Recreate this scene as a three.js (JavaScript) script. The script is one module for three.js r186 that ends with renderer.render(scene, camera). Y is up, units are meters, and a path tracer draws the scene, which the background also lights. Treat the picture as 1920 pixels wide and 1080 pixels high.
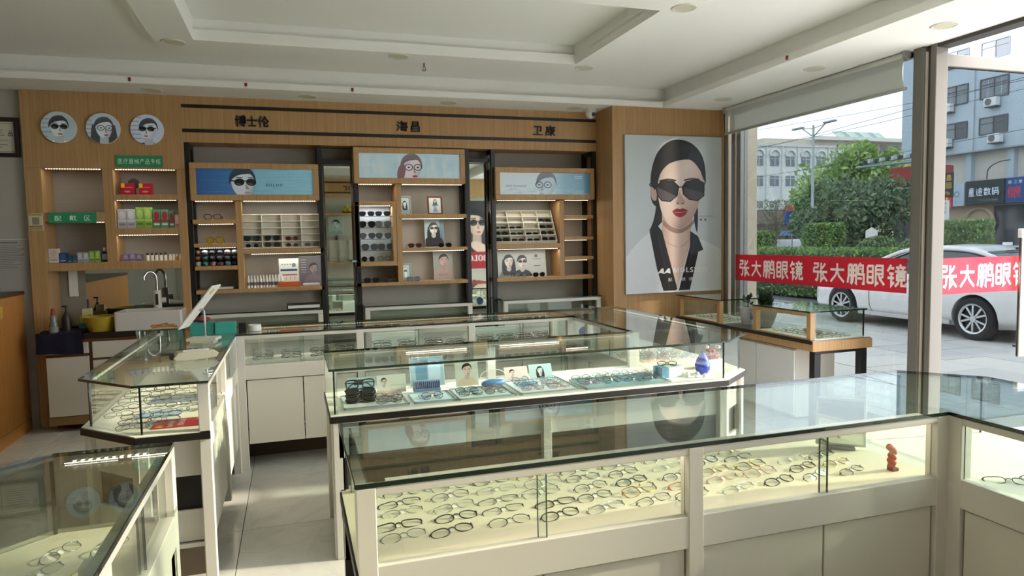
import * as THREE from 'three';
import { mergeGeometries } from 'three/addons/utils/BufferGeometryUtils.js';
import { RoundedBoxGeometry } from 'three/addons/geometries/RoundedBoxGeometry.js';
import { RectAreaLightUniformsLib } from 'three/addons/lights/RectAreaLightUniformsLib.js';
import { Brush, Evaluator, SUBTRACTION } from 'three-bvh-csg';

// ---------------------------------------------------------------- camera, sky, sun, exposure
RectAreaLightUniformsLib.init();
const scene = new THREE.Scene();
const camera = new THREE.PerspectiveCamera(45.47, 1920 / 1080, 0.05, 400);
camera.position.set(0, 1.56, 0);
camera.rotation.order = 'YXZ';
camera.rotation.set(-4.028 * Math.PI / 180, -17.709 * Math.PI / 180, -1.087 * Math.PI / 180);
const renderer = new THREE.WebGLRenderer({ antialias: true });
renderer.toneMapping = THREE.LinearToneMapping;
renderer.toneMappingExposure = 2.35;
renderer.shadowMap.enabled = true;

// hazy bright sky: white at the horizon, a little bluer overhead
const SKY = 4.5;
{
  const W = 64, H = 32, d = new Float32Array(W * H * 4);
  for (let j = 0; j < H; j++) for (let i = 0; i < W; i++) {
    const up = Math.max(0, Math.sin(((j + 0.5) / H - 0.5) * Math.PI)), k = Math.pow(up, 0.6), o = (j * W + i) * 4;
    d[o] = 1.0 - 0.16 * k; d[o + 1] = 0.99 - 0.11 * k; d[o + 2] = 1.02 - 0.02 * k; d[o + 3] = 1;
  }
  const t = new THREE.DataTexture(d, W, H, THREE.RGBAFormat, THREE.FloatType);
  t.mapping = THREE.EquirectangularReflectionMapping; t.magFilter = THREE.LinearFilter; t.needsUpdate = true;
  scene.background = t; scene.environment = t; scene.backgroundIntensity = SKY; scene.environmentIntensity = SKY;
}
const sun = new THREE.DirectionalLight(new THREE.Color(1.0, 0.86, 0.66), 4.2);
sun.position.set(4 + 27.8, 11.0, -3 + 4.2); sun.target.position.set(4, 0, -3);
sun.castShadow = true; sun.shadow.radius = 3; sun.shadow.mapSize.set(2048, 2048);
Object.assign(sun.shadow.camera, { left: -16, right: 16, top: 16, bottom: -16, near: 1, far: 80 });
scene.add(sun, sun.target);

// ---------------------------------------------------------------- helpers
let seed = 20240607;
const rnd = () => { seed = (seed + 0x6d2b79f5) | 0; let t = Math.imul(seed ^ (seed >>> 15), 1 | seed); t = (t + Math.imul(t ^ (t >>> 7), 61 | t)) ^ t; return ((t ^ (t >>> 14)) >>> 0) / 4294967296; };
const rr = (a, b) => a + (b - a) * rnd();
const R = (deg) => deg * Math.PI / 180;
const ORD = ['first', 'second', 'third', 'fourth', 'fifth', 'sixth', 'seventh', 'eighth', 'ninth', 'tenth', 'eleventh', 'twelfth', 'thirteenth', 'fourteenth', 'fifteenth', 'sixteenth'];
const taken = {};
function numbered(n) { const k = taken[n] = (taken[n] ?? -1) + 1; return k ? n + '_' + String(k).padStart(3, '0') : n; }
function shade(m) { m.castShadow = true; m.receiveShadow = true; return m; }
// metre uv from position and face direction
function metreUV(g, ox = 0, oy = 0) {
  const p = g.attributes.position, n = g.attributes.normal, uv = new Float32Array(p.count * 2);
  for (let i = 0; i < p.count; i++) {
    const ax = Math.abs(n.getX(i)), ay = Math.abs(n.getY(i)), az = Math.abs(n.getZ(i));
    let u, v;
    if (ay > ax && ay > az) { u = p.getX(i); v = p.getZ(i); } else if (ax > az) { u = p.getZ(i); v = p.getY(i); } else { u = p.getX(i); v = p.getY(i); }
    uv[i * 2] = u + ox; uv[i * 2 + 1] = v + oy;
  }
  g.setAttribute('uv', new THREE.BufferAttribute(uv, 2));
  return g;
}
function bx(x0, x1, y0, y1, z0, z1) {
  const g = new THREE.BoxGeometry(Math.abs(x1 - x0), Math.abs(y1 - y0), Math.abs(z1 - z0));
  g.translate((x0 + x1) / 2, (y0 + y1) / 2, (z0 + z1) / 2);
  return metreUV(g);
}
function rbx(x0, x1, y0, y1, z0, z1, r = 0.004, s = 2) {
  const w = Math.abs(x1 - x0), h = Math.abs(y1 - y0), d = Math.abs(z1 - z0);
  const g = new RoundedBoxGeometry(w, h, d, s, Math.min(r, w / 2.01, h / 2.01, d / 2.01));
  g.translate((x0 + x1) / 2, (y0 + y1) / 2, (z0 + z1) / 2);
  return metreUV(g);
}
function cyl(r0, r1, h, x, y, z, seg = 20, ax = 'y') {
  const g = new THREE.CylinderGeometry(r0, r1, h, seg);
  if (ax === 'x') g.rotateZ(Math.PI / 2); if (ax === 'z') g.rotateX(Math.PI / 2);
  return g.translate(x, y, z);
}
function tube(pts, r, seg = 20, rad = 6, closed = false) {
  const c = new THREE.CatmullRomCurve3(pts.map((p) => new THREE.Vector3(...p)), closed, 'catmullrom', 0.5);
  return new THREE.TubeGeometry(c, seg, r, rad, closed);
}
function rod(a, b, r, seg = 8) {
  const A = new THREE.Vector3(...a), B = new THREE.Vector3(...b), d = B.clone().sub(A), g = new THREE.CylinderGeometry(r, r, d.length(), seg);
  g.applyQuaternion(new THREE.Quaternion().setFromUnitVectors(new THREE.Vector3(0, 1, 0), d.normalize()));
  return g.translate((A.x + B.x) / 2 , (a[1] + b[1]) / 2, (a[2] + b[2]) / 2);
}
function lathe(pts, seg = 28) { return new THREE.LatheGeometry(pts.map((p) => new THREE.Vector2(...p)), seg); }
function ball(r, x, y, z, sx = 1, sy = 1, sz = 1, w = 16, h = 12) { const g = new THREE.SphereGeometry(r, w, h); g.scale(sx, sy, sz); return g.translate(x, y, z); }
function plain(g) { const q = g.index ? g.toNonIndexed() : g; for (const k of Object.keys(q.attributes)) if (!['position', 'normal', 'uv', 'color'].includes(k)) q.deleteAttribute(k); return q; }
function joined(gs) { if (!Array.isArray(gs)) return gs; return gs.length === 1 ? gs[0] : mergeGeometries(gs.map(plain)); }
function mesh(name, gs, mat) { const m = new THREE.Mesh(joined(gs), mat); m.name = name; return shade(m); }
function part(parent, name, gs, mat, label) { const m = mesh(name, gs, mat); if (label) m.userData.label = label; parent.add(m); return m; }
function thing(name, label, category, pos = [0, 0, 0], turn = 0, group) {
  const o = new THREE.Group(); o.name = numbered(name); o.position.set(...pos); o.rotation.y = turn; o.userData = { label, category };
  if (group) o.userData.group = group;
  scene.add(o); return o;
}
function single(name, gs, mat, label, category, group) {
  const m = mesh(numbered(name), gs, mat); m.userData = { label, category }; if (group) m.userData.group = group; scene.add(m); return m;
}
// moves a finished single mesh's geometry so that its origin stands at pos
function at(m, x, y, z, turn = 0) { m.position.set(x, y, z); m.rotation.y = turn; return m; }
function struct(name, gs, mat) { const m = mesh(name, gs, mat); m.userData = { kind: 'structure' }; scene.add(m); return m; }
function structGroup(name) { const g = new THREE.Group(); g.name = name; g.userData = { kind: 'structure' }; scene.add(g); return g; }

// ---------------------------------------------------------------- textures and materials
function canvas(w, h, draw) { const c = document.createElement('canvas'); c.width = w; c.height = h; const g = c.getContext('2d'); draw(g, w, h); return c; }
function tex(c, srgb = true, rep = false) {
  const t = new THREE.CanvasTexture(c); if (srgb) t.colorSpace = THREE.SRGBColorSpace; t.magFilter = THREE.LinearFilter;
  if (rep) t.wrapS = t.wrapT = THREE.RepeatWrapping; return t;
}
function woodCanvas(base, dark, n, amt) {
  return canvas(512, 512, (g) => {
    g.fillStyle = base; g.fillRect(0, 0, 512, 512);
    for (let i = 0; i < n; i++) {
      const x = rnd() * 512, w = rr(0.5, 3), len = rr(100, 512), y = rnd() * 512;
      g.globalAlpha = rr(0.03, amt); g.fillStyle = rnd() < 0.6 ? dark : '#e2bd86';
      for (const o of [-512, 0, 512]) g.fillRect(x, y + o, w, len);
    }
    for (let i = 0; i < 40; i++) {
      g.globalAlpha = rr(0.04, 0.1); g.strokeStyle = dark; g.lineWidth = rr(1, 3);
      const x = rnd() * 512, y = rnd() * 400, a = rr(4, 12), h = rr(60, 200);
      g.beginPath(); g.moveTo(x - a, y + h); g.quadraticCurveTo(x - a * 0.6, y, x, y); g.quadraticCurveTo(x + a * 0.6, y, x + a, y + h); g.stroke();
    }
    g.globalAlpha = 1;
  });
}
const std = (color, roughness = 0.6, o = {}) => new THREE.MeshStandardMaterial({ color, roughness, ...o });
const phys = (o) => new THREE.MeshPhysicalMaterial(o);
const woodTex = tex(woodCanvas('#b38d5f', '#7c562c', 700, 0.16), true, true);
const orangeTex = tex(woodCanvas('#b5793a', '#7a4517', 700, 0.16), true, true);
const M = {
  wood: std('#ffffff', 0.5, { map: woodTex }),
  orangeWood: std('#ffffff', 0.45, { map: orangeTex }),
  redwood: std('#6e4228', 0.5),
  white: std('#d4d0c6', 0.38),
  whiteDoor: std('#d6d2c6', 0.4),
  offwhite: std('#d9d5cb', 0.5),
  cream: std('#efe3cb', 0.5),
  deck: std('#eeead9', 0.45),
  black: std('#17120f', 0.45),
  blackMetal: std('#0f0d0d', 0.4),
  glassEdge: phys({ color: '#0e2018', roughness: 0.15, clearcoat: 0.6 }),
  greenEdge: phys({ color: '#2c5a4c', roughness: 0.15, clearcoat: 0.6 }),
  glass: phys({ color: '#f8fbf9', roughness: 0, transmission: 1, thickness: 0, ior: 1.5 }),
  topGlass: phys({ color: '#f0f7f3', roughness: 0, transmission: 1, thickness: 0, ior: 1.52 }),
  paneGlass: phys({ color: '#9fa4a5', roughness: 0, specularIntensity: 0.5, transmission: 1, thickness: 0, ior: 1.5 }),
  doorGlass: phys({ color: '#9fa4a5', roughness: 0, specularIntensity: 0.04, transmission: 1, thickness: 0, ior: 1.5 }),
  mirror: std('#c9d2ce', 0.02, { metalness: 1 }),
  steel: std('#98958f', 0.34, { metalness: 0.95 }),
  post: phys({ color: '#716e68', roughness: 0.75, specularIntensity: 0.15 }),
  chrome: std('#c8c8c8', 0.12, { metalness: 1 }),
  ceiling: std('#efefeb', 0.85),
  wall: std('#ada79f', 0.9),
  led: std('#fff8e0', 0.5, { emissive: '#fff3d0', emissiveIntensity: 1.6 }),
  ledBase: std('#c9c7be', 0.6),
  paper: std('#e8e6e0', 0.8),
};
const dotTex = tex(canvas(16, 16, (g) => { g.fillStyle = '#1a1a18'; g.fillRect(0, 0, 16, 16); g.fillStyle = '#ffffff'; g.fillRect(4, 2, 8, 12); }), true, true);
const ledDots = (emi) => std('#e8e6da', 0.5, { emissive: emi, emissiveIntensity: 1.7, emissiveMap: dotTex });
M.ledDot = ledDots('#fff6df');
M.ledDotCool = ledDots('#eefbff');

// Chinese characters as strokes on a 100 x 100 grid, y downwards
const HAN = {
  张: [[10, 12, 38, 12, 38, 30], [12, 30, 38, 30], [12, 30, 10, 50, 38, 50, 36, 80, 30, 90, 20, 86], [84, 10, 72, 26, 54, 38], [44, 50, 97, 50], [58, 8, 58, 90, 74, 76], [64, 50, 76, 72, 97, 92]],
  大: [[8, 36, 92, 36], [50, 8, 50, 36, 40, 62, 10, 92], [50, 40, 62, 66, 92, 92]],
  鹏: [[10, 12, 10, 60, 4, 92], [10, 12, 26, 12, 26, 92, 20, 88], [10, 36, 26, 36], [10, 58, 26, 58], [37, 12, 37, 60, 31, 92], [37, 12, 53, 12, 53, 92, 47, 88], [37, 36, 53, 36], [37, 58, 53, 58], [78, 3, 72, 14], [65, 14, 90, 14, 90, 40, 82, 38], [65, 14, 65, 52, 96, 52, 96, 92, 86, 92], [75, 24, 80, 32], [61, 70, 86, 70]],
  眼: [[8, 14, 8, 88], [8, 14, 36, 14, 36, 88], [8, 38, 36, 38], [8, 62, 36, 62], [8, 86, 36, 86], [52, 12, 88, 12, 88, 46, 52, 46], [52, 29, 88, 29], [52, 12, 52, 92, 66, 82], [66, 46, 74, 68, 97, 92], [92, 54, 76, 66]],
  镜: [[22, 6, 4, 34], [16, 20, 38, 20], [12, 42, 36, 42], [4, 60, 38, 60], [24, 42, 24, 90, 38, 76], [66, 3, 70, 12], [46, 16, 94, 16], [56, 18, 60, 30], [82, 18, 78, 30], [42, 33, 98, 33], [52, 43, 88, 43, 88, 66, 52, 66, 52, 43], [52, 54, 88, 54], [62, 66, 56, 82, 42, 94], [74, 66, 74, 90, 96, 90, 96, 78]],
  博: [[4, 38, 36, 38], [20, 8, 20, 94], [42, 18, 98, 18], [50, 28, 92, 28, 92, 58, 50, 58, 50, 28], [50, 43, 92, 43], [70, 6, 70, 58], [84, 4, 90, 12], [42, 68, 98, 68], [82, 60, 82, 94, 72, 90], [54, 76, 62, 88]],
  士: [[6, 42, 94, 42], [50, 8, 50, 88], [18, 88, 82, 88]],
  伦: [[26, 8, 6, 48], [18, 34, 18, 94], [64, 8, 52, 32, 34, 48], [64, 10, 78, 32, 96, 46], [86, 54, 60, 70], [56, 50, 56, 90, 90, 90, 90, 76]],
  海: [[10, 14, 20, 24], [6, 40, 16, 50], [6, 90, 22, 62], [50, 6, 38, 28], [44, 20, 94, 20], [48, 34, 44, 86, 84, 86], [48, 34, 88, 34, 84, 92, 76, 92], [34, 60, 98, 60], [62, 38, 66, 52], [60, 66, 64, 80]],
  昌: [[26, 8, 74, 8, 74, 42, 26, 42, 26, 8], [26, 25, 74, 25], [16, 52, 84, 52, 84, 94, 16, 94, 16, 52], [16, 73, 84, 73]],
  卫: [[18, 14, 82, 14, 80, 54, 68, 50], [48, 14, 48, 90], [6, 90, 94, 90]],
  康: [[48, 4, 54, 12], [12, 16, 94, 16], [16, 16, 16, 60, 6, 94], [30, 30, 82, 30, 82, 56, 30, 56], [24, 43, 94, 43], [56, 22, 56, 94, 46, 90], [30, 62, 38, 70], [26, 90, 48, 72], [84, 60, 66, 72], [62, 70, 92, 92]],
  医: [[90, 12, 10, 12, 10, 90, 94, 90], [38, 18, 24, 38], [34, 30, 82, 30], [22, 52, 86, 52], [54, 30, 54, 52, 24, 80], [56, 54, 82, 80]],
  疗: [[52, 4, 58, 12], [22, 16, 94, 16], [22, 16, 22, 60, 8, 94], [8, 28, 16, 40], [4, 62, 22, 52], [36, 34, 84, 34, 60, 54], [60, 54, 60, 94, 48, 90]],
  器: [[14, 8, 40, 8, 40, 30, 14, 30, 14, 8], [60, 8, 86, 8, 86, 30, 60, 30, 60, 8], [6, 46, 94, 46], [50, 32, 44, 52, 8, 70], [54, 48, 92, 70], [66, 34, 76, 42], [14, 68, 40, 68, 40, 92, 14, 92, 14, 68], [60, 68, 86, 68, 86, 92, 60, 92, 60, 68]],
  械: [[4, 30, 36, 30], [20, 8, 20, 94], [20, 34, 4, 66], [22, 40, 34, 56], [40, 28, 96, 28], [40, 54, 72, 54], [48, 40, 48, 70, 40, 90], [60, 40, 60, 88], [74, 6, 80, 60, 96, 92, 98, 76], [94, 44, 70, 90], [84, 10, 92, 20]],
  产: [[50, 4, 56, 14], [14, 18, 88, 18], [30, 24, 38, 38], [72, 22, 62, 40], [16, 44, 92, 44], [18, 44, 18, 66, 6, 94]],
  品: [[30, 8, 70, 8, 70, 40, 30, 40, 30, 8], [8, 54, 42, 54, 42, 92, 8, 92, 8, 54], [58, 54, 92, 54, 92, 92, 58, 92, 58, 54]],
  专: [[16, 18, 84, 18], [6, 38, 94, 38], [52, 4, 36, 56, 78, 56, 60, 76], [36, 72, 60, 92]],
  柜: [[4, 30, 38, 30], [22, 8, 22, 94], [22, 34, 4, 66], [24, 40, 36, 56], [94, 12, 50, 12, 50, 90, 96, 90], [50, 36, 86, 36, 86, 64, 50, 64]],
  配: [[4, 14, 50, 14], [8, 32, 46, 32, 46, 92, 8, 92, 8, 32], [20, 14, 20, 46, 14, 58], [34, 14, 34, 54, 42, 54], [8, 74, 46, 74], [58, 16, 90, 16, 90, 48, 60, 48], [60, 48, 60, 86, 94, 86, 94, 72]],
  戴: [[10, 12, 54, 12], [32, 4, 32, 26], [4, 26, 96, 26], [12, 34, 50, 34, 50, 56, 12, 56, 12, 34], [12, 45, 50, 45], [31, 34, 31, 56], [8, 64, 54, 64], [20, 58, 20, 76], [42, 58, 42, 76], [4, 76, 58, 76], [20, 80, 8, 92], [42, 80, 52, 92], [68, 6, 74, 60, 94, 92, 97, 76], [90, 42, 62, 90], [82, 8, 90, 18]],
  区: [[90, 12, 10, 12, 10, 90, 94, 90], [74, 24, 28, 80], [30, 28, 78, 80]],
  星: [[26, 6, 74, 6, 74, 40, 26, 40, 26, 6], [26, 23, 74, 23], [28, 44, 14, 62], [22, 54, 82, 54], [18, 72, 82, 72], [6, 92, 94, 92], [50, 44, 50, 92]],
  途: [[8, 12, 18, 22], [4, 40, 18, 40, 18, 74], [4, 84, 18, 74, 40, 88, 96, 88], [62, 4, 34, 30], [62, 4, 94, 30], [46, 34, 80, 34], [36, 48, 92, 48], [63, 34, 63, 78, 54, 74], [46, 56, 38, 68], [78, 56, 88, 66]],
  数: [[10, 8, 18, 18], [44, 8, 36, 18], [4, 26, 50, 26], [27, 4, 27, 46], [26, 28, 6, 44], [28, 28, 48, 42], [22, 48, 12, 72, 44, 90], [4, 62, 52, 62], [40, 62, 10, 92], [66, 6, 54, 40], [62, 24, 98, 24], [86, 24, 78, 60, 50, 92], [62, 40, 76, 66, 98, 92]],
  码: [[4, 14, 40, 14], [20, 14, 6, 52], [14, 44, 36, 44, 36, 84, 14, 84, 14, 44], [50, 12, 84, 12, 80, 48], [54, 12, 52, 48, 92, 48, 90, 90, 78, 88], [44, 68, 82, 68]],
  黄: [[8, 24, 92, 24], [34, 6, 34, 40], [66, 6, 66, 40], [4, 40, 96, 40], [50, 40, 50, 76], [22, 50, 78, 50, 78, 76, 22, 76, 22, 50], [22, 63, 78, 63], [36, 78, 14, 94], [64, 78, 88, 94]],
  金: [[50, 4, 6, 42], [50, 4, 94, 42], [30, 40, 70, 40], [18, 58, 82, 58], [50, 40, 50, 90], [28, 66, 36, 80], [74, 64, 64, 80], [6, 92, 94, 92]],
  回: [[10, 8, 90, 8, 90, 92, 10, 92, 10, 8], [34, 34, 66, 34, 66, 66, 34, 66, 34, 34]],
  客: [[46, 2, 54, 10], [10, 24, 10, 14, 90, 14, 90, 24], [46, 22, 20, 46], [40, 32, 70, 32, 16, 66], [36, 38, 84, 62], [28, 66, 74, 66, 74, 92, 28, 92, 28, 66]],
  家: [[46, 2, 54, 10], [10, 24, 10, 14, 90, 14, 90, 24], [24, 28, 78, 28], [52, 28, 20, 52], [44, 42, 60, 64, 54, 92, 42, 88], [50, 54, 18, 72], [54, 68, 14, 90], [82, 44, 62, 58], [60, 58, 94, 86]],
};
function han(g, ch, x, y, w, h, color, weight = 9) {
  g.save(); g.strokeStyle = color; g.lineCap = 'butt'; g.lineJoin = 'miter'; g.miterLimit = 3;
  g.translate(x, y); g.scale(w / 100, h / 100); g.lineWidth = weight;
  for (const s of HAN[ch]) { g.beginPath(); g.moveTo(s[0], s[1]); for (let i = 2; i < s.length; i += 2) g.lineTo(s[i], s[i + 1]); g.stroke(); }
  g.restore();
}
// a raised letter of stroke bars in the x-y plane, front at z = depth
function hanGeometry(ch, w, h, weight, depth) {
  const out = [];
  for (const s of HAN[ch]) for (let i = 0; i + 3 < s.length; i += 2) {
    const x0 = s[i] / 100 * w, y0 = (1 - s[i + 1] / 100) * h, x1 = s[i + 2] / 100 * w, y1 = (1 - s[i + 3] / 100) * h, L = Math.hypot(x1 - x0, y1 - y0);
    const g = new THREE.BoxGeometry(L + weight * 0.9, weight, depth); g.rotateZ(Math.atan2(y1 - y0, x1 - x0)); g.translate((x0 + x1) / 2, (y0 + y1) / 2, depth / 2); out.push(g);
  }
  return out;
}
// small printed portrait: a head with hair, optional dark glasses
function portrait(g, cx, cy, s, o = {}) {
  const { hair = '#1b1718', skin = '#dfc3b3', coat = '#222', long = false, glasses = 'dark', lips = '#b4564f', turn = 0.08 } = o;
  g.save(); g.translate(cx, cy); g.scale(s, s);
  g.fillStyle = coat; g.beginPath(); g.moveTo(-0.95, 1.6); g.quadraticCurveTo(-0.9, 0.75, -0.25, 0.62); g.lineTo(0.25, 0.62); g.quadraticCurveTo(0.9, 0.75, 0.95, 1.6); g.fill();
  if (long) { g.fillStyle = hair; g.beginPath(); g.moveTo(-0.5, -0.2); g.quadraticCurveTo(-0.68, 0.7, -0.5, 1.1); g.lineTo(0.5, 1.1); g.quadraticCurveTo(0.68, 0.7, 0.5, -0.2); g.fill(); }
  const tone = (c, k) => { const q = new THREE.Color(c); q.multiplyScalar(k); return '#' + q.getHexString(); }, sk = g.createLinearGradient(-0.38, -0.2, 0.4, 0.2); sk.addColorStop(0, tone(skin, 0.72)); sk.addColorStop(0.3, skin); sk.addColorStop(0.65, skin); sk.addColorStop(1, tone(skin, 0.62));
  g.fillStyle = tone(skin, 0.7); g.beginPath(); g.moveTo(-0.17, 0.2); g.lineTo(-0.2, 0.68); g.quadraticCurveTo(0, 0.95, 0.2, 0.68); g.lineTo(0.17, 0.2); g.fill();
  g.fillStyle = sk; g.beginPath(); g.moveTo(-0.36, -0.2); g.bezierCurveTo(-0.37, 0.2, -0.2, 0.46, turn, 0.5); g.bezierCurveTo(0.25, 0.44, 0.38, 0.2, 0.37, -0.2); g.bezierCurveTo(0.34, -0.62, -0.34, -0.62, -0.36, -0.2); g.fill();
  g.fillStyle = hair; g.beginPath(); g.moveTo(-0.42, 0.02); g.bezierCurveTo(-0.52, -0.75, 0.52, -0.85, 0.44, 0.02); g.bezierCurveTo(0.36, -0.3, 0.3, -0.38, 0.12, -0.34); g.bezierCurveTo(-0.1, -0.32, -0.3, -0.28, -0.42, 0.02); g.fill();
  g.strokeStyle = tone(hair, 2.2); g.lineWidth = 0.012; for (let k = 0; k < 9; k++) { g.beginPath(); g.moveTo(-0.36 + k * 0.085, -0.28 - 0.1 * Math.sin(k * 0.4)); g.quadraticCurveTo(-0.25 + k * 0.06, -0.52, -0.02 + k * 0.03, -0.6); g.stroke(); }
  g.fillStyle = tone(skin, 0.45); g.globalAlpha = 0.5; g.beginPath(); g.ellipse(turn, 0.44, 0.16, 0.04, 0, 0, 7); g.fill(); g.globalAlpha = 1;
  g.fillStyle = 'rgba(120,80,65,0.55)'; g.beginPath(); g.moveTo(turn * 0.6, -0.05); g.lineTo(turn + 0.06, 0.17); g.lineTo(turn - 0.05, 0.18); g.fill();
  g.fillStyle = lips; g.beginPath(); g.ellipse(turn, 0.3, 0.1, 0.04, 0, 0, 7); g.fill();
  if (glasses === 'dark') {
    g.fillStyle = '#14151a'; for (const k of [-1, 1]) { g.beginPath(); g.ellipse(turn * 0.6 + k * 0.19, -0.06, 0.165, 0.125, k * 0.08, 0, 7); g.fill(); } g.fillRect(-0.36, -0.12, 0.72, 0.035); g.fillStyle = '#4a4d55'; for (const k of [-1, 1]) { g.beginPath(); g.ellipse(turn * 0.6 + k * 0.19 - 0.03, 0.0, 0.09, 0.035, 0.2, 0, 7); g.fill(); } g.fillStyle = tone(hair, 1.3); for (const k of [-1, 1]) g.fillRect(turn * 0.6 + k * 0.19 - 0.11, -0.235, 0.22, 0.03);
  } else if (glasses) {
    g.strokeStyle = '#20242c'; g.lineWidth = 0.03; for (const k of [-1, 1]) { g.beginPath(); g.ellipse(turn * 0.6 + k * 0.18, -0.05, 0.15, 0.12, 0, 0, 7); g.stroke(); g.fillStyle = '#1c1816'; g.beginPath(); g.ellipse(turn * 0.6 + k * 0.18, -0.05, 0.05, 0.025, 0, 0, 7); g.fill(); }
  } else { g.fillStyle = '#1c1816'; for (const k of [-1, 1]) { g.beginPath(); g.ellipse(turn * 0.6 + k * 0.17, -0.05, 0.06, 0.028, 0, 0, 7); g.fill(); g.fillRect(turn * 0.6 + k * 0.17 - 0.09, -0.16, 0.18, 0.025); } }
  g.restore();
}
function printMat(w, h, draw, o = {}) { return std('#ffffff', 0.35, { map: tex(canvas(w, h, draw)), ...o }); }
// a box whose +z face carries print and whose other faces are plain: [front mesh, body mesh] under parent
function sheet(parent, name, w, h, mat, z = 0) { const g = new THREE.PlaneGeometry(w, h); g.translate(0, 0, z); return part(parent, name, g, mat); }
// ================================================================ the room
const tileTex = [0, 1, 2].map((k) => tex(canvas(256, 256, (g) => {
  g.fillStyle = ['#cbcac5', '#c6c6c2', '#cecdc7'][k]; g.fillRect(0, 0, 256, 256);
  for (let i = 0; i < 60; i++) { g.globalAlpha = rr(0.03, 0.1); g.fillStyle = rnd() < 0.5 ? '#8f9092' : '#dddbd4'; g.beginPath(); g.ellipse(rnd() * 256, rnd() * 256, rr(10, 60), rr(4, 20), rr(0, 3), 0, 7); g.fill(); }
  g.strokeStyle = '#7f8286'; for (let i = 0; i < 5; i++) { g.globalAlpha = rr(0.12, 0.3); g.lineWidth = rr(0.6, 1.8); g.beginPath(); let x = rnd() * 256, y = 0; g.moveTo(x, y); while (y < 256) { x += rr(-24, 30); y += rr(10, 36); g.lineTo(x, y); } g.stroke(); }
  g.globalAlpha = 1;
})));
const tileMats = tileTex.map((t) => std('#ffffff', 0.16, { map: t }));
{
  const floor = structGroup('floor');
  part(floor, 'screed', bx(-5.1, 4.62, -0.2, -0.006, -7.25, 0.85), std('#5d5b57', 0.9));
  const P = 0.8, g0 = rbx(-0.3985, 0.3985, -0.012, 0, -0.3985, 0.3985, 0.0015, 1), uv = g0.attributes.uv;
  for (let i = 0; i < uv.count; i++) uv.setXY(i, uv.getX(i) / P + 0.5, uv.getY(i) / P + 0.5);
  for (let i = -6; i < 6; i++) for (let j = -5; j < 6; j++) {
    const x = -0.314 + (i + 0.5) * P, z = -3.94 + (j + 0.5) * P;
    if (x < -5.1 || x > 4.45 || z > 0.85 || z < -7.3) continue;
    const t = mesh('tile', g0, tileMats[Math.floor(rnd() * 3)]); t.position.set(x, 0, z); t.rotation.y = Math.floor(rnd() * 4) * Math.PI / 2; floor.add(t);
  }
}
struct('wall_back', bx(-5.1, 4.65, -0.2, 3.4, -7.35, -7.18), M.wall);
struct('wall_back_left', bx(-5, -2.13, 0, 2.9, -7.18, -6.9), M.wall);
struct('wall_left', bx(-5.25, -5.05, -0.2, 3.4, -7.3, 0.95), M.offwhite);
// the wall behind the camera, seen in the mirrors: wood fascia with stripes and a name, pale shelves, a large poster
{
  const w = structGroup('wall_front');
  part(w, 'plaster', bx(-5.2, 4.65, -0.2, 3.4, 0.78, 0.95), M.offwhite);
  part(w, 'fascia', bx(-2.2, 4.4, 2.5, 2.9, 0.70, 0.78), M.wood);
  for (const y of [2.58, 2.79]) part(w, 'stripe', bx(-2.2, 3.0, y, y + 0.03, 0.692, 0.70), M.black);
  const t = new THREE.PlaneGeometry(1.0, 0.17); t.rotateY(Math.PI); t.translate(1.27, 2.7, 0.698);
  part(w, 'lettering', t, printMat(512, 88, (g) => { g.fillStyle = '#a97f4f'; g.fillRect(0, 0, 512, 88); g.fillStyle = '#15100d'; g.font = 'bold 92px serif'; g.textAlign = 'center'; g.fillText('Dior', 256, 76); }));
  part(w, 'wall_panel', bx(-2.2, 4.4, 0, 2.5, 0.76, 0.78), std('#b9b2a4', 0.8));
}
struct('ceiling', [
  bx(-5.1, 4.65, 3.1, 3.4, -7.3, -5.55), bx(-5.1, 4.65, 3.1, 3.4, -4.07, 0.9), bx(-5.1, -0.615, 3.1, 3.4, -5.55, -4.07), bx(2.37, 4.65, 3.1, 3.4, -5.55, -4.07), bx(-0.615, 2.37, 3.2, 3.4, -5.55, -4.07),
], M.ceiling);
struct('trim_1', [ // dropped frame around the raised ceiling field
  bx(-0.89, 2.6, 3.04, 3.12, -5.70, -5.52), bx(-0.89, 2.6, 3.04, 3.12, -4.10, -3.92), bx(-0.89, -0.615, 3.04, 3.12, -5.52, -4.10), bx(2.37, 2.6, 3.04, 3.12, -5.52, -4.10),
], M.ceiling);
struct('trim_2', [ // thin outer step of that frame
  bx(-0.94, 2.65, 3.062, 3.11, -5.75, -5.70), bx(-0.94, 2.65, 3.062, 3.11, -3.92, -3.87), bx(-0.94, -0.89, 3.062, 3.11, -5.70, -3.92), bx(2.6, 2.65, 3.062, 3.11, -5.70, -3.92),
], M.ceiling);
struct('trim_3', [bx(-5.1, 3.79, 2.9, 2.957, -7.2, -6.42), bx(-5.1, 3.79, 2.957, 3.12, -7.2, -6.49)], M.ceiling);   // soffit along the back wall
struct('trim_4', [bx(3.73, 4.62, 2.9, 2.957, -7.2, 0.85), bx(3.79, 4.62, 2.957, 3.12, -7.2, 0.85)], M.ceiling);     // soffit along the windows
struct('wall_poster', bx(3.166, 4.46, 0, 2.9, -7.2, -6.45), M.wood);
struct('wall_right', [bx(4.46, 4.66, 2.9, 3.4, -7.3, 0.95), bx(4.46, 4.66, 0, 2.9, -7.3, -6.4), bx(4.44, 4.62, -0.2, 0.02, -7.3, -3.9), bx(4.44, 4.62, -0.2, -0.001, -3.9, 0.95), bx(4.46, 4.66, 0, 2.9, 0.5, 0.95)], M.offwhite);
struct('trim_5', bx(4.44, 4.475, 0, 2.9, -6.45, -6.40), M.wood);

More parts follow.
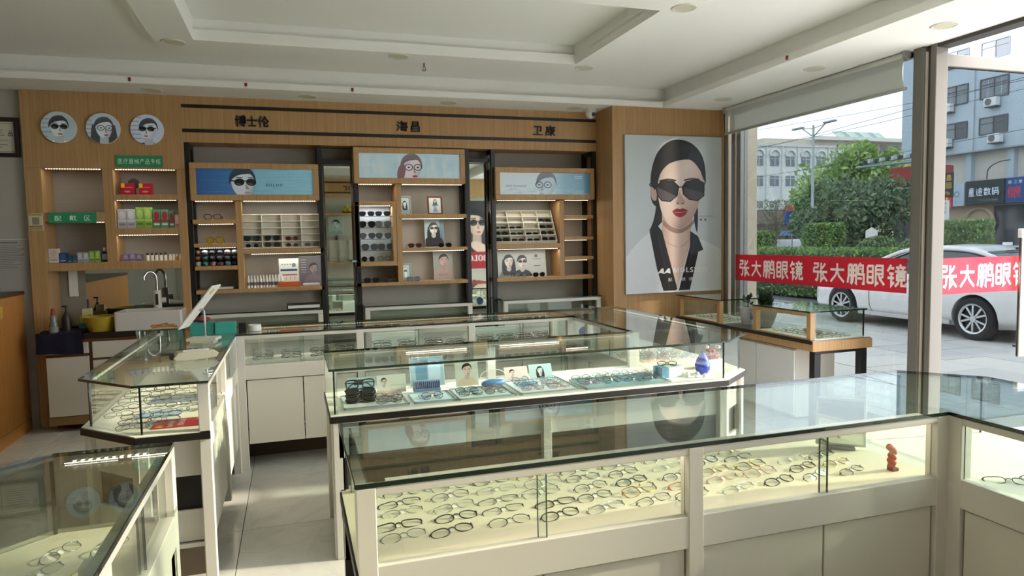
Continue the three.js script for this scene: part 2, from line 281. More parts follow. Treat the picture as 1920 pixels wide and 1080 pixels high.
// window towards the street, steel jambs, the open glass door
{
  const w = structGroup('window_1');
  for (const [a, b, x0] of [[-6.40, -6.33, 4.46], [-6.29, -6.22, 4.47], [-6.19, -6.12, 4.46]]) part(w, 'steel_bar', rbx(x0, 4.56, 0.02, 2.9, a, b, 0.006), M.steel);
  part(w, 'pane', bx(4.505, 4.513, 0.03, 2.9, -6.12, -4.01), M.paneGlass);
  part(w, 'bottom_rail', rbx(4.47, 4.55, 0.02, 0.09, -6.12, -4.01, 0.005), M.steel);
  part(w, 'steel_post', rbx(4.42, 4.52, 0.0, 2.9, -4.015, -3.925, 0.006), M.post);
  part(w, 'groove', bx(4.45, 4.52, 0.0, 2.9, -3.925, -3.888), std('#3a2f29', 0.6));
  part(w, 'light_bead', bx(4.435, 4.45, 0.0, 2.86, -3.922, -3.91), std('#bdb6aa', 0.5));
  part(w, 'steel_post', rbx(4.44, 4.555, 0.0, 2.9, -3.888, -3.84, 0.006), M.post);
  part(w, 'header', rbx(4.45, 4.58, 2.875, 2.9, -3.87, 0.5, 0.004), std('#4c4a46', 0.5, { metalness: 0.6 }));
}
for (const [n, a, b] of [[2, -2.85, -1.3], [3, -1.3, 0.5]]) {
  const w = structGroup('window_' + n);
  part(w, 'pane', bx(4.505, 4.513, 0.03, 2.88, a + 0.08, b), M.glass);
  part(w, 'steel_post', rbx(4.42, 4.56, 0.0, 2.88, a, a + 0.08, 0.006), M.steel);
  part(w, 'bottom_rail', rbx(4.47, 4.55, 0.0, 0.07, a + 0.08, b, 0.005), M.steel);
}
const stickerRed = '#cf1330';
function stickerCanvas(w, h, groups) {
  return canvas(w, h, (g) => { g.fillStyle = stickerRed; g.fillRect(0, 0, w, h); for (const [x0, pitch, cw, y0, ch] of groups) [...'张大鹏眼镜'].forEach((c, i) => han(g, c, x0 + i * pitch, y0, cw, ch, '#efe4dc', 11)); });
}
const film = (c) => phys({ color: '#ffffff', map: tex(c), roughness: 0.85, transmission: 0.3, thickness: 0, side: THREE.DoubleSide });
{
  const d = structGroup('door_1');
  part(d, 'pane', bx(4.556, 5.56, 0.1, 2.76, -3.892, -3.882), M.doorGlass);
  part(d, 'top_rail', rbx(4.53, 5.6, 2.752, 2.84, -3.915, -3.86, 0.006), M.post);
  part(d, 'bottom_rail', rbx(4.53, 5.6, 0.01, 0.1, -3.915, -3.86, 0.006), M.post);
  part(d, 'stile', rbx(5.56, 5.62, 0.01, 2.84, -3.915, -3.86, 0.006), M.post);
  const h = part(d, 'pull_handle', rbx(5.31, 5.38, 0.58, 1.55, -3.845, -3.815, 0.012), M.steel);
  part(h, 'handle_cap', rbx(5.305, 5.385, 1.50, 1.57, -3.85, -3.81, 0.008), M.paper);
  for (const y of [0.66, 1.42]) part(h, 'standoff', cyl(0.012, 0.012, 0.04, 5.345, y, -3.862, 12, 'z'), M.steel);
}
{ // red film bands with the shop's name
  const g = new THREE.PlaneGeometry(2.125, 0.268); g.rotateY(-Math.PI / 2); g.translate(4.456, 1.226, -5.125);
  const px = (z) => (z + 6.225) / 2.125 * 1024;
  const m = single('window_sticker', g, film(stickerCanvas(1024, 130, [[px(-6.165), 93, 84, 20, 92], [px(-5.1), 98, 90, 20, 92]])), 'red film band with pale lettering across the fixed window', 'sticker');
  m.userData.group = undefined; delete m.userData.group;
  const g2 = new THREE.PlaneGeometry(1.01, 0.27); g2.translate(5.065, 1.226, -3.876);
  single('window_sticker', g2, film(stickerCanvas(512, 138, [[4, 93.5, 86, 20, 100]])), 'red film band with pale lettering across the open glass door', 'sticker');
}
{ // roller blind
  const b = thing('roller_blind', 'grey roller blind pulled a short way down the street window', 'blind', [4.40, 2.9, -5.18]);
  const g = new THREE.PlaneGeometry(2.22, 0.25, 40, 8), p = g.attributes.position;
  for (let i = 0; i < p.count; i++) { const u = p.getX(i), e = Math.max(0, (u - 0.85) / 0.26); p.setZ(i, 0.006 * Math.sin(u * 5) + 0.004 * e); p.setX(i, u - 0.02 * e * Math.sin((p.getY(i) + 0.125) / 0.25 * Math.PI)); }
  g.computeVertexNormals(); g.rotateY(-Math.PI / 2); g.translate(0, -0.145, 0);
  part(b, 'fabric', g, phys({ color: '#b9bbb5', roughness: 1, transmission: 0.3, thickness: 0, side: THREE.DoubleSide }));
  part(b, 'bottom_bar', rbx(-0.012, 0.012, -0.285, -0.262, -1.12, 1.13, 0.004), std('#9fa19c', 0.6));
  part(b, 'roller', cyl(0.022, 0.022, 2.22, 0.01, -0.024, 0, 16, 'z'), std('#c4c5c0', 0.6));
  for (const s of [-1, 1]) part(b, 'bracket', [rbx(-0.03, 0.04, -0.06, 0, s * 1.12 - 0.006, s * 1.12 + 0.006, 0.003), cyl(0.026, 0.026, 0.012, 0.005, -0.03, s * 1.132, 14, 'z')], std('#8d8f8b', 0.5));
}
// ---------------------------------------------------------------- ceiling fittings
const discM = std('#cfccb4', 0.55), rimM = std('#d6d5cc', 0.5);
function downlight(x, y, z, label) {
  const d = thing('downlight', label, 'ceiling light', [x, y, z], 0, 'round recessed ceiling lights');
  part(d, 'rim', lathe([[0.062, 0], [0.066, -0.006], [0.076, -0.008], [0.084, -0.004], [0.085, 0]], 32), rimM);
  part(d, 'diffuser', cyl(0.064, 0.064, 0.004, 0, -0.001, 0, 32), discM);
}
downlight(-0.76, 3.04, -5.61, 'round unlit light at the left far corner of the dropped ceiling frame');
downlight(0.88, 3.04, -5.62, 'round unlit light midway along the dropped ceiling frame');
downlight(2.49, 3.04, -5.61, 'round unlit light at the right far corner of the dropped ceiling frame');
downlight(2.49, 3.04, -4.01, 'round unlit light at the near right corner of the dropped ceiling frame');
[-1.086, 0.2, 1.51, 2.844].forEach((x, i) => downlight(x, 2.9, -6.65, 'round unlit soffit light above the back shelves, ' + ORD[i] + ' from left'));
[[-5.91, 'nearest the portrait poster'], [-4.67, 'above the middle of the roller blind'], [-3.5, 'nearest the glass door']].forEach(([z, w]) => downlight(4.11, 2.9, z, 'round unlit soffit light ' + w));
const red = std('#8e1f24', 0.7);
[[-1.209, 2.93, -6.416], [-0.316, 2.93, -6.416], [0.579, 2.93, -6.416]].forEach(([x, y, z], i) => {
  const t = thing('ceiling_hook', 'small dark red tag on the back soffit edge, ' + ORD[i] + ' from left', 'tag', [x, y, z], 0, 'red tags on the soffit');
  part(t, 'tag', rbx(-0.011, 0.011, -0.014, 0.016, -0.004, 0.004, 0.003), red); part(t, 'pin', cyl(0.002, 0.002, 0.02, 0, -0.02, 0, 6), M.steel);
});
{
  const t = thing('ceiling_hook', 'small red tag on the soffit edge beside the windows', 'tag', [3.725, 2.93, -4.533], Math.PI / 2, 'red tags on the soffit');
  part(t, 'tag', rbx(-0.012, 0.012, -0.016, 0.016, -0.004, 0.004, 0.003), red);
  const s = thing('sprinkler', 'small steel sprinkler head hanging below the ceiling', 'sprinkler', [1.16, 3.1, -6.02]);
  part(s, 'pipe', cyl(0.008, 0.008, 0.03, 0, -0.015, 0, 10), M.steel); part(s, 'frame', [rod([-0.008, -0.03, 0], [-0.012, -0.06, 0], 0.003), rod([0.008, -0.03, 0], [0.012, -0.06, 0], 0.003)], M.steel); part(s, 'deflector', cyl(0.018, 0.018, 0.003, 0, -0.063, 0, 12), M.steel);
  const c = thing('security_camera', 'white dome security camera under the soffit corner', 'camera', [3.02, 2.9, -6.66]);
  part(c, 'base', cyl(0.055, 0.06, 0.03, 0, -0.015, 0, 24), M.white); part(c, 'dome', ball(0.052, 0, -0.05, 0, 1, 1, 1, 24, 16), std('#d5d5d0', 0.4)); part(c, 'lens', cyl(0.02, 0.024, 0.03, 0.012, -0.062, 0.042, 16, 'z'), M.black);
}
// ================================================================ back wall: fascia, shelving bays, mirrors
const ZF = -6.85, ZB = -7.15;
const LED_N = 16;   // radiance of the strip lights
function ledStrip(parent, x0, x1, y, z, o = {}) {
  const L = x1 - x0, g = new THREE.BoxGeometry(L, 0.006, 0.012); g.translate(0, -0.003, 0);
  const uv = g.attributes.uv; for (let i = 0; i < uv.count; i++) uv.setX(i, uv.getX(i) * Math.round(L / 0.02));
  const m = part(parent, 'led_strip', g, o.mat ?? M.ledDot, 'glowing strip of small light points'); m.position.set((x0 + x1) / 2, y, z); if (o.turn) m.rotation.y = o.turn;
  const l = new THREE.RectAreaLight(o.color ?? new THREE.Color(1, 0.95, 0.82), (o.power ?? 1) * LED_N, L, 0.012); l.name = 'led_light'; l.rotation.x = -Math.PI / 2; l.position.set(0, -0.009, 0); m.add(l);
  if (o.housed) part(m, 'housing', [bx(-L / 2, L / 2, 0.0005, 0.004, -0.012, 0.012), bx(-L / 2, L / 2, -0.009, 0.0005, 0.009, 0.012), bx(-L / 2, L / 2, -0.009, 0.0005, -0.012, -0.009)], M.white);
  return m;
}
const backPanel = std('#ffffff', 0.8, { map: tex(canvas(64, 128, (g) => { g.fillStyle = '#aaa59c'; g.fillRect(0, 0, 64, 128); for (let y = 0; y < 128; y += 8) { g.fillStyle = 'rgba(110,102,92,0.5)'; g.fillRect(0, y, 64, 1); } }), true, true) });
backPanel.map.repeat.set(4, 8);
const Zs = (...a) => a;
function wood3(p, name, x0, x1, y0, y1, z0 = ZB, z1 = ZF) { return part(p, name, rbx(x0, x1, y0, y1, z0, z1, 0.003, 1), M.wood); }

{ // fascia with stripes and raised names
  const f = thing('fascia_board', 'long wooden fascia with two black stripes and black raised names', 'fascia', [1.14, 2.7, ZF]);
  part(f, 'board', bx(-2.03, 2.026, -0.21, 0.2, -0.3, 0), M.wood);
  part(f, 'stripe', bx(-2.03, 2.026, 0.097, 0.127, 0, 0.006), M.black); part(f, 'stripe', bx(-2.03, 2.026, -0.122, -0.09, 0, 0.006), M.black);
  for (const [txt, x0, pitch, w] of [['博士伦', -0.445, 0.1, 0.092], ['海昌', 1.03, 0.131, 0.108], ['卫康', 2.445, 0.14, 0.113]]) [...txt].forEach((c, i) => { const m = part(f, 'letter', hanGeometry(c, w, 0.105, 0.0125, 0.012), M.black); m.position.set(x0 + i * pitch - 1.14, -0.06, 0); });
}
// ---- left shelf unit
{
  const u = thing('shelf_unit', 'wooden built-in shelf unit above the sink with lit compartments', 'shelf unit', [-1.5, 0, ZF]);
  const W = (n, x0, x1, y0, y1, z0 = -0.3, z1 = 0) => part(u, n, rbx(x0 + 1.5, x1 + 1.5, y0, y1, z0, z1, 0.003, 1), M.wood);
  W('header_panel', -2.13, -0.885, 2.245, 2.9); W('side_post', -2.13, -2.005, 0, 2.245); W('side_post', -0.955, -0.885, 0, 2.245); W('divider', -1.545, -1.462, 1.43, 2.245);
  W('shelf', -2.005, -1.545, 1.785, 1.865); W('shelf', -1.462, -0.955, 1.975, 2.02); W('shelf', -1.462, -0.955, 1.668, 1.724); W('shelf', -2.005, -0.955, 1.36, 1.432);
  part(u, 'back_panel', bx(-0.505, 0.545, 1.43, 2.245, -0.32, -0.3), backPanel);
  for (const [a, b, y] of [[-1.98, -1.56, 2.243], [-1.45, -0.97, 2.243], [-1.62, -1.555, 1.783], [-1.45, -0.97, 1.973], [-1.45, -0.97, 1.666]]) ledStrip(u, a + 1.5, b + 1.5, y, -0.02, { power: 0.6 });
  part(u, 'splash_mirror', bx(-0.30, 0.545, 0.85, 1.36, -0.32, -0.305), M.mirror); part(u, 'splash_panel', bx(-0.505, -0.3, 0.85, 1.36, -0.32, -0.3), std('#8d8577', 0.7)); part(u, 'white_panel', rbx(-0.43, -0.36, 1.12, 1.36, -0.3, -0.285, 0.003), M.paper);
}
// round pictures
[[-1.846, '#a9bcc4', { hair: '#3a3a3d', skin: '#c9d4d6', coat: '#dfe6e8' }, 'round picture of a man in narrow dark glasses'], [-1.512, '#b4c0cc', { hair: '#43474d', skin: '#ccd6dc', coat: '#7e8b97', glasses: 'clear', long: true, lips: '#b2415a' }, 'round picture of a woman with dark lips and clear glasses'], [-1.17, '#bcc8da', { hair: '#39404a', skin: '#c9d3de', coat: '#3e4d63' }, 'round picture of a man in large aviator glasses']].forEach(([x, bg, o, label], i) => {
  const t = thing('round_picture', label, 'picture', [x, 2.588, ZF]);
  part(t, 'rim', cyl(0.133, 0.133, 0.02, 0, 0, 0.01, 48, 'z'), M.offwhite);
  const g = new THREE.CircleGeometry(0.13, 48); g.translate(0, 0, 0.0215);
  const map = tex(canvas(256, 256, (c) => { c.fillStyle = bg; c.fillRect(0, 0, 256, 256); c.fillStyle = 'rgba(90,120,135,0.5)'; for (let k = 0; k < 7; k++) c.fillRect(0, 20 + k * 36, rr(40, 90), 10); portrait(c, 132 + (i - 1) * 6, 132, 172, { turn: [0.06, 0.1, -0.12][i], ...o }); }));
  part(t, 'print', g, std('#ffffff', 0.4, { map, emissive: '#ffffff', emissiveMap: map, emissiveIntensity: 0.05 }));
});
function sign(name, w, h, pos, draw, label, cw = 512, d = 0.008) {
  const t = thing(name, label, 'sign', pos); part(t, 'board', rbx(-w / 2, w / 2, -h / 2, h / 2, 0, d, 0.002), std('#23805c', 0.5));
  sheet(t, 'print', w * 0.995, h * 0.99, printMat(cw, Math.round(cw * h / w), draw), d + 0.001); return t;
}
sign('wall_sign', 0.372, 0.1, [-1.248, 2.312, ZF + 0.001], (g, w, h) => { g.fillStyle = '#2c8f63'; g.fillRect(0, 0, w, h); [...'医疗器械产品专柜'].forEach((c, i) => han(g, c, 22 + i * 59.5, 36, 54, 68, '#d9efe0', 8.5)); }, 'green sign with eight white characters over the right compartments');
sign('wall_sign', 0.362, 0.092, [-1.788, 1.82, ZF + 0.006], (g, w, h) => { g.fillStyle = '#2c8f63'; g.fillRect(0, 0, w, h); [...'配戴区'].forEach((c, i) => han(g, c, 62 + i * 158, 34, 76, 70, '#d9efe0', 9)); }, 'green sign with three white characters across the left compartment');
{
  const t = thing('wall_sign', 'small square code card stuck on the shelf post', 'sign', [-2.066, 1.787, ZF]); part(t, 'card', rbx(-0.052, 0.052, -0.072, 0.072, 0, 0.004, 0.001), M.paper);
  sheet(t, 'print', 0.1, 0.14, printMat(128, 180, (g) => { g.fillStyle = '#cfc6a4'; g.fillRect(0, 0, 128, 180); g.fillStyle = '#a89a62'; g.fillRect(0, 0, 128, 22); g.fillRect(0, 140, 128, 40); g.fillStyle = '#7b3327'; g.fillRect(0, 132, 128, 8); g.fillStyle = '#8c8673'; g.fillRect(30, 40, 68, 80); }), 0.005);
  const f = thing('picture_frame', 'dark framed certificate hanging on the grey wall', 'picture frame', [-2.33, 2.5, -6.9]);
  part(f, 'frame', [rbx(-0.2, 0.175, 0.13, 0.165, 0, 0.03), rbx(-0.2, 0.175, -0.165, -0.13, 0, 0.03), rbx(0.14, 0.175, -0.13, 0.13, 0, 0.03), rbx(-0.2, -0.165, -0.13, 0.13, 0, 0.03)], std('#2a1512', 0.4));
  sheet(f, 'certificate', 0.32, 0.27, printMat(256, 216, (g) => { g.fillStyle = '#c9c3b4'; g.fillRect(0, 0, 256, 216); g.strokeStyle = '#8f7f56'; g.lineWidth = 4; g.strokeRect(14, 14, 228, 188); g.fillStyle = '#6b655a'; for (let k = 0; k < 8; k++) g.fillRect(40, 60 + k * 16, rr(100, 170), 4); han(g, '品', 200, 60, 30, 40, '#4c463e', 10); }), 0.012);
  const n = thing('notice_sheet', 'pale printed notice sheet on the grey wall', 'notice', [-2.33, 1.51, -6.9]); part(n, 'sheet', bx(-0.2, 0.178, -0.13, 0.135, 0, 0.003), M.paper);
  sheet(n, 'print', 0.37, 0.262, printMat(256, 180, (g) => { g.fillStyle = '#a9a6a2'; g.fillRect(0, 0, 256, 180); g.strokeStyle = '#85827e'; g.strokeRect(3, 3, 250, 174); g.fillStyle = '#77746f'; g.fillRect(60, 14, 140, 8); for (let k = 0; k < 14; k++) g.fillRect(20, 34 + k * 10, rr(150, 215), 3); }), 0.004);
}
// ---- lit header boxes of the three bays
function headerBox(x0, x1, y0, y1, draw, label) {
  const cx = (x0 + x1) / 2, cy = (y0 + y1) / 2, w = x1 - x0, h = y1 - y0, t = thing('light_box_sign', label, 'sign', [cx, cy, ZF]);
  const b = 0.052, W = (n, a, c, d, e, z1 = 0.05) => part(t, n, rbx(a, c, d, e, -0.2, z1, 0.004), M.wood);
  W('frame', -w / 2, w / 2, h / 2 - b, h / 2); W('frame', -w / 2, w / 2, -h / 2, -h / 2 + b); W('frame', -w / 2, -w / 2 + b, -h / 2 + b, h / 2 - b); W('frame', w / 2 - b, w / 2, -h / 2 + b, h / 2 - b);
  part(t, 'back', bx(-w / 2 + 0.01, w / 2 - 0.01, -h / 2 + 0.01, h / 2 - 0.01, -0.19, 0.02), M.offwhite);
  const map = tex(canvas(1024, Math.round(1024 * (h - 2 * b) / (w - 2 * b)), draw));
  sheet(t, 'print', w - 2 * b, h - 2 * b, std('#ffffff', 0.3, { map, emissive: '#ffffff', emissiveMap: map, emissiveIntensity: 0.06 }), 0.032);
  return t;
}
headerBox(-0.845, 0.272, 1.967, 2.305, (g, w, h) => {
  const k = g.createLinearGradient(0, 0, w, 0); k.addColorStop(0, '#2f5a94'); k.addColorStop(0.3, '#3d72a6'); k.addColorStop(0.5, '#7fb2c8'); k.addColorStop(1, '#8cc3d6'); g.fillStyle = k; g.fillRect(0, 0, w, h);
  for (let i = 0; i < 120; i++) { g.globalAlpha = 0.05; g.fillStyle = rnd() < 0.5 ? '#173f78' : '#d6edf0'; g.fillRect(rnd() * w, rnd() * h, rr(60, 300), rr(2, 14)); } g.globalAlpha = 1;
  portrait(g, 392, 138, 270, { hair: '#2c3b4a', skin: '#c9d0d8', coat: '#335f92', turn: 0.16, lips: '#a79298' });
  g.fillStyle = '#26465c'; g.font = 'bold 36px serif'; g.letterSpacing = '5px'; g.fillText('BOLON', 596, 160); g.font = '10px serif'; g.fillText('EYEWEAR', 650, 178);
}, 'blue lit header sign with a man in black sunglasses');
headerBox(0.6, 1.7, 2.13, 2.475, (g, w, h) => {
  g.fillStyle = '#b5cfdb'; g.fillRect(0, 0, w, h); for (let i = 0; i < 60; i++) { g.globalAlpha = rr(0.08, 0.25); g.fillStyle = ['#8fb9cf', '#dfe3d6', '#9cc0c8', '#c9d6dc'][i % 4]; g.fillRect(rnd() * w, rnd() * h * 0.6, rr(20, 90), rr(60, 260)); } g.globalAlpha = 1;
  portrait(g, 520, 150, 255, { hair: '#6b6165', skin: '#d6cbd4', coat: '#a8c4d2', glasses: 'clear', lips: '#8e2f52', turn: 0.14 });
  g.fillStyle = '#7e5f63'; g.beginPath(); g.ellipse(418, 190, 40, 90, 0.2, 0, 7); g.fill();
}, 'pale lit header sign with a woman in round glasses');
headerBox(2.015, 3.122, 1.973, 2.303, (g, w, h) => {
  const k = g.createLinearGradient(0, 0, w, 0); k.addColorStop(0, '#c5d0d6'); k.addColorStop(0.5, '#b9cdd6'); k.addColorStop(0.72, '#6f9fb6'); k.addColorStop(1, '#4d7f9b'); g.fillStyle = k; g.fillRect(0, 0, w, h);
  for (let i = 0; i < 70; i++) { g.globalAlpha = 0.12; g.fillStyle = rnd() < 0.5 ? '#5f9aa6' : '#e6eff0'; g.fillRect(rnd() * w, h * 0.7 + rnd() * h * 0.3, rr(30, 160), rr(4, 30)); } g.globalAlpha = 1;
  portrait(g, 520, 140, 270, { hair: '#51606c', skin: '#a9c1cf', coat: '#87a9b9', glasses: 'clear', lips: '#9aa6b4', turn: -0.2 });
  g.fillStyle = '#566773'; g.font = 'italic bold 26px serif'; g.fillText('LOVE TO yourself', 62, 148); g.font = '16px sans-serif'; g.fillText('keep it real', 110, 176); g.fillStyle = '#dbe7ec'; g.font = '15px sans-serif'; g.fillText('EYE FASHION', 850, 40); g.fillText('COLLECTION', 850, 60);
}, 'blue-grey lit header sign with a woman looking left and slogan');
// ---- bays
function bay(x0, x1, label, build) {
  const t = thing('display_shelf', label, 'shelf unit', [(x0 + x1) / 2, 0, ZF]), cx = (x0 + x1) / 2;
  part(t, 'back_panel', bx(x0 - cx, x1 - cx, 0.9, 2.49, -0.32, -0.3), backPanel);
  for (const x of [x0, x1 - 0.045]) for (const z of [-0.045, -0.29]) part(t, 'post', rbx(x - cx, x + 0.045 - cx, 0, 2.49, z, z + 0.045, 0.003, 1), M.blackMetal);
  for (const x of [x0, x1 - 0.045]) part(t, 'post_bar', rbx(x - cx + 0.005, x + 0.04 - cx, 2.45, 2.49, -0.25, -0.045, 0.003, 1), M.blackMetal);
  build({ shelf: (a, b, y0, y1, n = 'shelf') => part(t, n, rbx(a - cx, b - cx, y0, y1, -0.29, 0, 0.003, 1), M.wood), div: (a, b, y0, y1) => part(t, 'divider', rbx(a - cx, b - cx, y0, y1, -0.29, -0.002, 0.003, 1), M.wood), led: (a, b, y, o) => ledStrip(t, a - cx, b - cx, y, -0.03, o), raw: (n, x0_, x1_, y0, y1, z0, z1, m) => part(t, n, bx(x0_ - cx, x1_ - cx, y0, y1, z0, z1), m) });
  return t;
}
bay(-0.885, 0.31, 'left display bay with black posts under the blue header', ({ shelf, div, led }) => {
  for (const [y0, y1] of [[1.757, 1.795], [1.54, 1.577], [1.332, 1.369]]) shelf(-0.862, -0.48, y0, y1);
  shelf(-0.425, 0.295, 1.474, 1.515); shelf(-0.862, 0.295, 1.113, 1.15); div(-0.48, -0.425, 1.15, 1.965);
  led(-0.82, -0.5, 1.965); led(-0.41, 0.24, 1.965, { power: 1.2 }); led(-0.8, -0.5, 1.755); led(-0.8, -0.49, 1.538); led(-0.36, 0.27, 1.472);
});
bay(0.6, 1.757, 'middle display bay with a glass-shelved sunglasses cabinet', ({ shelf, div, led, raw }) => {
  shelf(1.03, 1.72, 1.79, 1.83); shelf(1.03, 1.72, 1.466, 1.497); shelf(0.6, 1.72, 1.126, 1.16); div(1.003, 1.055, 1.16, 2.13);
  for (const [a, b, c, d] of [[0.6, 1.0, 1.92, 1.957], [0.6, 1.0, 1.325, 1.368], [0.6, 0.635, 1.368, 1.92], [0.962, 1.0, 1.368, 1.92]]) shelf(a, b, c, d, 'cabinet_frame');
  raw('cabinet_back', 0.635, 0.962, 1.368, 1.92, -0.2, -0.19, std('#d7dae0', 0.5)); for (let k = 0; k < 4; k++) { raw('glass_shelf', 0.636, 0.961, 1.475 + k * 0.112, 1.48 + k * 0.112, -0.18, -0.014, M.glass); raw('shelf_edge', 0.636, 0.961, 1.475 + k * 0.112, 1.48 + k * 0.112, -0.013, -0.01, M.greenEdge); }
  led(0.64, 0.97, 2.128); led(1.07, 1.68, 2.128, { power: 1.2 }); led(1.06, 1.69, 1.788, { power: 1.2 }); led(1.06, 1.69, 1.464); led(0.65, 0.95, 1.918, { color: new THREE.Color(0.9, 0.96, 1), mat: M.ledDotCool, power: 3 });
});
bay(1.985, 3.165, 'right display bay with black posts beside the poster wall', ({ shelf, div, led }) => {
  shelf(2.02, 2.735, 1.462, 1.515); div(2.735, 2.787, 1.16, 1.97); for (const [y0, y1] of [[1.77, 1.808], [1.545, 1.58], [1.33, 1.365]]) shelf(2.787, 3.13, y0, y1); shelf(2.02, 3.13, 1.122, 1.16);
  led(2.05, 2.7, 1.97, { power: 1.3 }); led(2.81, 3.08, 1.97); led(2.05, 2.72, 1.46); led(2.8, 3.06, 1.768); led(2.8, 3.06, 1.543, { power: 0.5 }); led(2.8, 3.06, 1.328, { power: 0.5 });
});
for (const [x0, x1, top, label] of [[0.31, 0.6, 2.32, 'tall narrow mirror between the left and middle bays'], [1.757, 1.985, 2.36, 'tall narrow mirror between the middle and right bays']]) {
  const cx = (x0 + x1) / 2, t = thing('wall_mirror', label, 'mirror', [cx, 0, -7.0]);
  part(t, 'glass', bx(x0 - cx + 0.02, x1 - cx - 0.02, 0.3, top, 0, 0.008), M.mirror); part(t, 'top_bar', rbx(x0 - cx, x1 - cx, top, top + 0.04, -0.02, 0.1, 0.003), M.blackMetal); part(t, 'backing', bx(x0 - cx, x1 - cx, 0.3, 2.48, -0.03, -0.002), std('#5f5951', 0.8));
}
{ // poster on the wall behind the camera, seen reversed in the right mirror
  const t = thing('wall_poster_print', 'tall poster of a man in sunglasses, seen reversed in the mirror', 'poster', [3.86, 0, 0.755], Math.PI);
  part(t, 'board', bx(-0.52, 0.52, 0.92, 2.44, 0, 0.02), M.paper);
  const g = new THREE.PlaneGeometry(1.02, 1.5); g.translate(0, 1.68, 0.022);
  part(t, 'print', g, printMat(512, 668, (c, w, h) => { c.fillStyle = '#2b2a2c'; c.fillRect(0, 0, w, h); portrait(c, 230, 230, 260, { skin: '#e0bfae', coat: '#2a2022', turn: -0.08, lips: '#b46a62' }); c.fillStyle = '#e0bfae'; c.beginPath(); c.ellipse(200, 460, 110, 50, -0.4, 0, 7); c.fill(); c.fillStyle = '#a01c26'; c.fillRect(0, 500, w, 168); c.fillStyle = '#f0e6e4'; c.font = 'bold 78px serif'; c.textAlign = 'center'; c.fillText('BOLON', 256, 590); }));
}
{ // shelf on the wall behind the camera, seen in the left mirror
  const u = thing('display_shelf', 'wooden shelf seen only in the left mirror', 'shelf unit', [0.95, 0, 0.755], Math.PI); for (const y of [1.13, 2.13]) part(u, 'shelf', rbx(-0.6, 0.6, y, y + 0.035, 0, 0.25, 0.003), M.wood);
  const k = thing('sunglasses_rack', 'white grid rack seen only in the left mirror', 'rack', [0.95, 1.165, 0.7], Math.PI), wm = std('#cfcabb', 0.5); part(k, 'back', bx(-0.4, 0.4, 0, 0.45, 0, 0.01), wm); for (let i = 0; i < 5; i++) { part(k, 'ledge', bx(-0.4, 0.4, i * 0.11, i * 0.11 + 0.01, 0.01, 0.06), wm); part(k, 'divider', bx(-0.4 + i * 0.1975, -0.39 + i * 0.1975, 0, 0.45, 0.01, 0.055), wm); }
  const c = thing('display_card', 'portrait card seen only in the left mirror', 'card', [0.9, 1.72, 0.72], Math.PI); part(c, 'board', bx(-0.15, 0.15, 0, 0.38, 0, 0.006), M.paper); const f = new THREE.PlaneGeometry(0.29, 0.37); f.translate(0, 0.19, 0.007); part(c, 'print', f, printMat(128, 160, (g) => { g.fillStyle = '#a9b8b2'; g.fillRect(0, 0, 128, 160); portrait(g, 64, 70, 80, { skin: '#c4cfc8', coat: '#8fa39c', glasses: '' }); })); part(c, 'stand', bx(-0.02, 0.02, -0.1, 0.1, -0.03, -0.001), M.black);
  const o = thing('yellow_ornament', 'yellow fruit ornament seen only in the left mirror', 'ornament', [1.12, 2.165, 0.62]); part(o, 'fruit', [ball(0.05, -0.05, 0.07, 0), ball(0.05, 0.05, 0.07, 0.02), ball(0.05, 0, 0.13, 0)], std('#b9a32c', 0.5)); part(o, 'foot', rbx(-0.1, 0.1, 0, 0.02, -0.04, 0.04, 0.004), M.black);
}
// ---- low glass cases standing under the bays
function lowCase(x0, x1, label) {
  const L = x1 - x0, t = thing('low_display_case', label, 'display case', [(x0 + x1) / 2, 0, -6.86]), h = L / 2;
  part(t, 'base', bx(-h, h, 0.05, 0.66, -0.22, 0.19), M.white); part(t, 'deck', bx(-h, h, 0.66, 0.69, -0.22, 0.2), M.deck);
  part(t, 'frame', [rbx(-h, h, 0.905, 0.938, 0.17, 0.21), rbx(-h, -h + 0.045, 0.69, 0.905, 0.17, 0.21), rbx(h - 0.045, h, 0.69, 0.905, 0.17, 0.21), rbx(-h, h, 0.66, 0.7, 0.17, 0.21)], M.white);
  part(t, 'front_glass', bx(-h + 0.045, h - 0.045, 0.7, 0.905, 0.178, 0.184), M.topGlass); part(t, 'glass_top', bx(-h, h, 0.94, 0.948, -0.22, 0.21), M.topGlass);
  part(t, 'glass_edge', [bx(-h, h, 0.938, 0.95, 0.21, 0.214), bx(-h - 0.003, -h, 0.938, 0.95, -0.22, 0.214), bx(h, h + 0.003, 0.938, 0.95, -0.22, 0.214)], M.glassEdge);
  for (const s of [-1, 1]) part(t, 'end_glass', bx(s * (h - 0.008), s * (h - 0.002), 0.69, 0.94, -0.22, 0.17), M.glass);
}
lowCase(-0.79, 0.26, 'low glass case below the left display bay'); lowCase(0.65, 1.705, 'low glass case below the middle display bay'); lowCase(2.036, 3.115, 'low glass case below the right display bay');
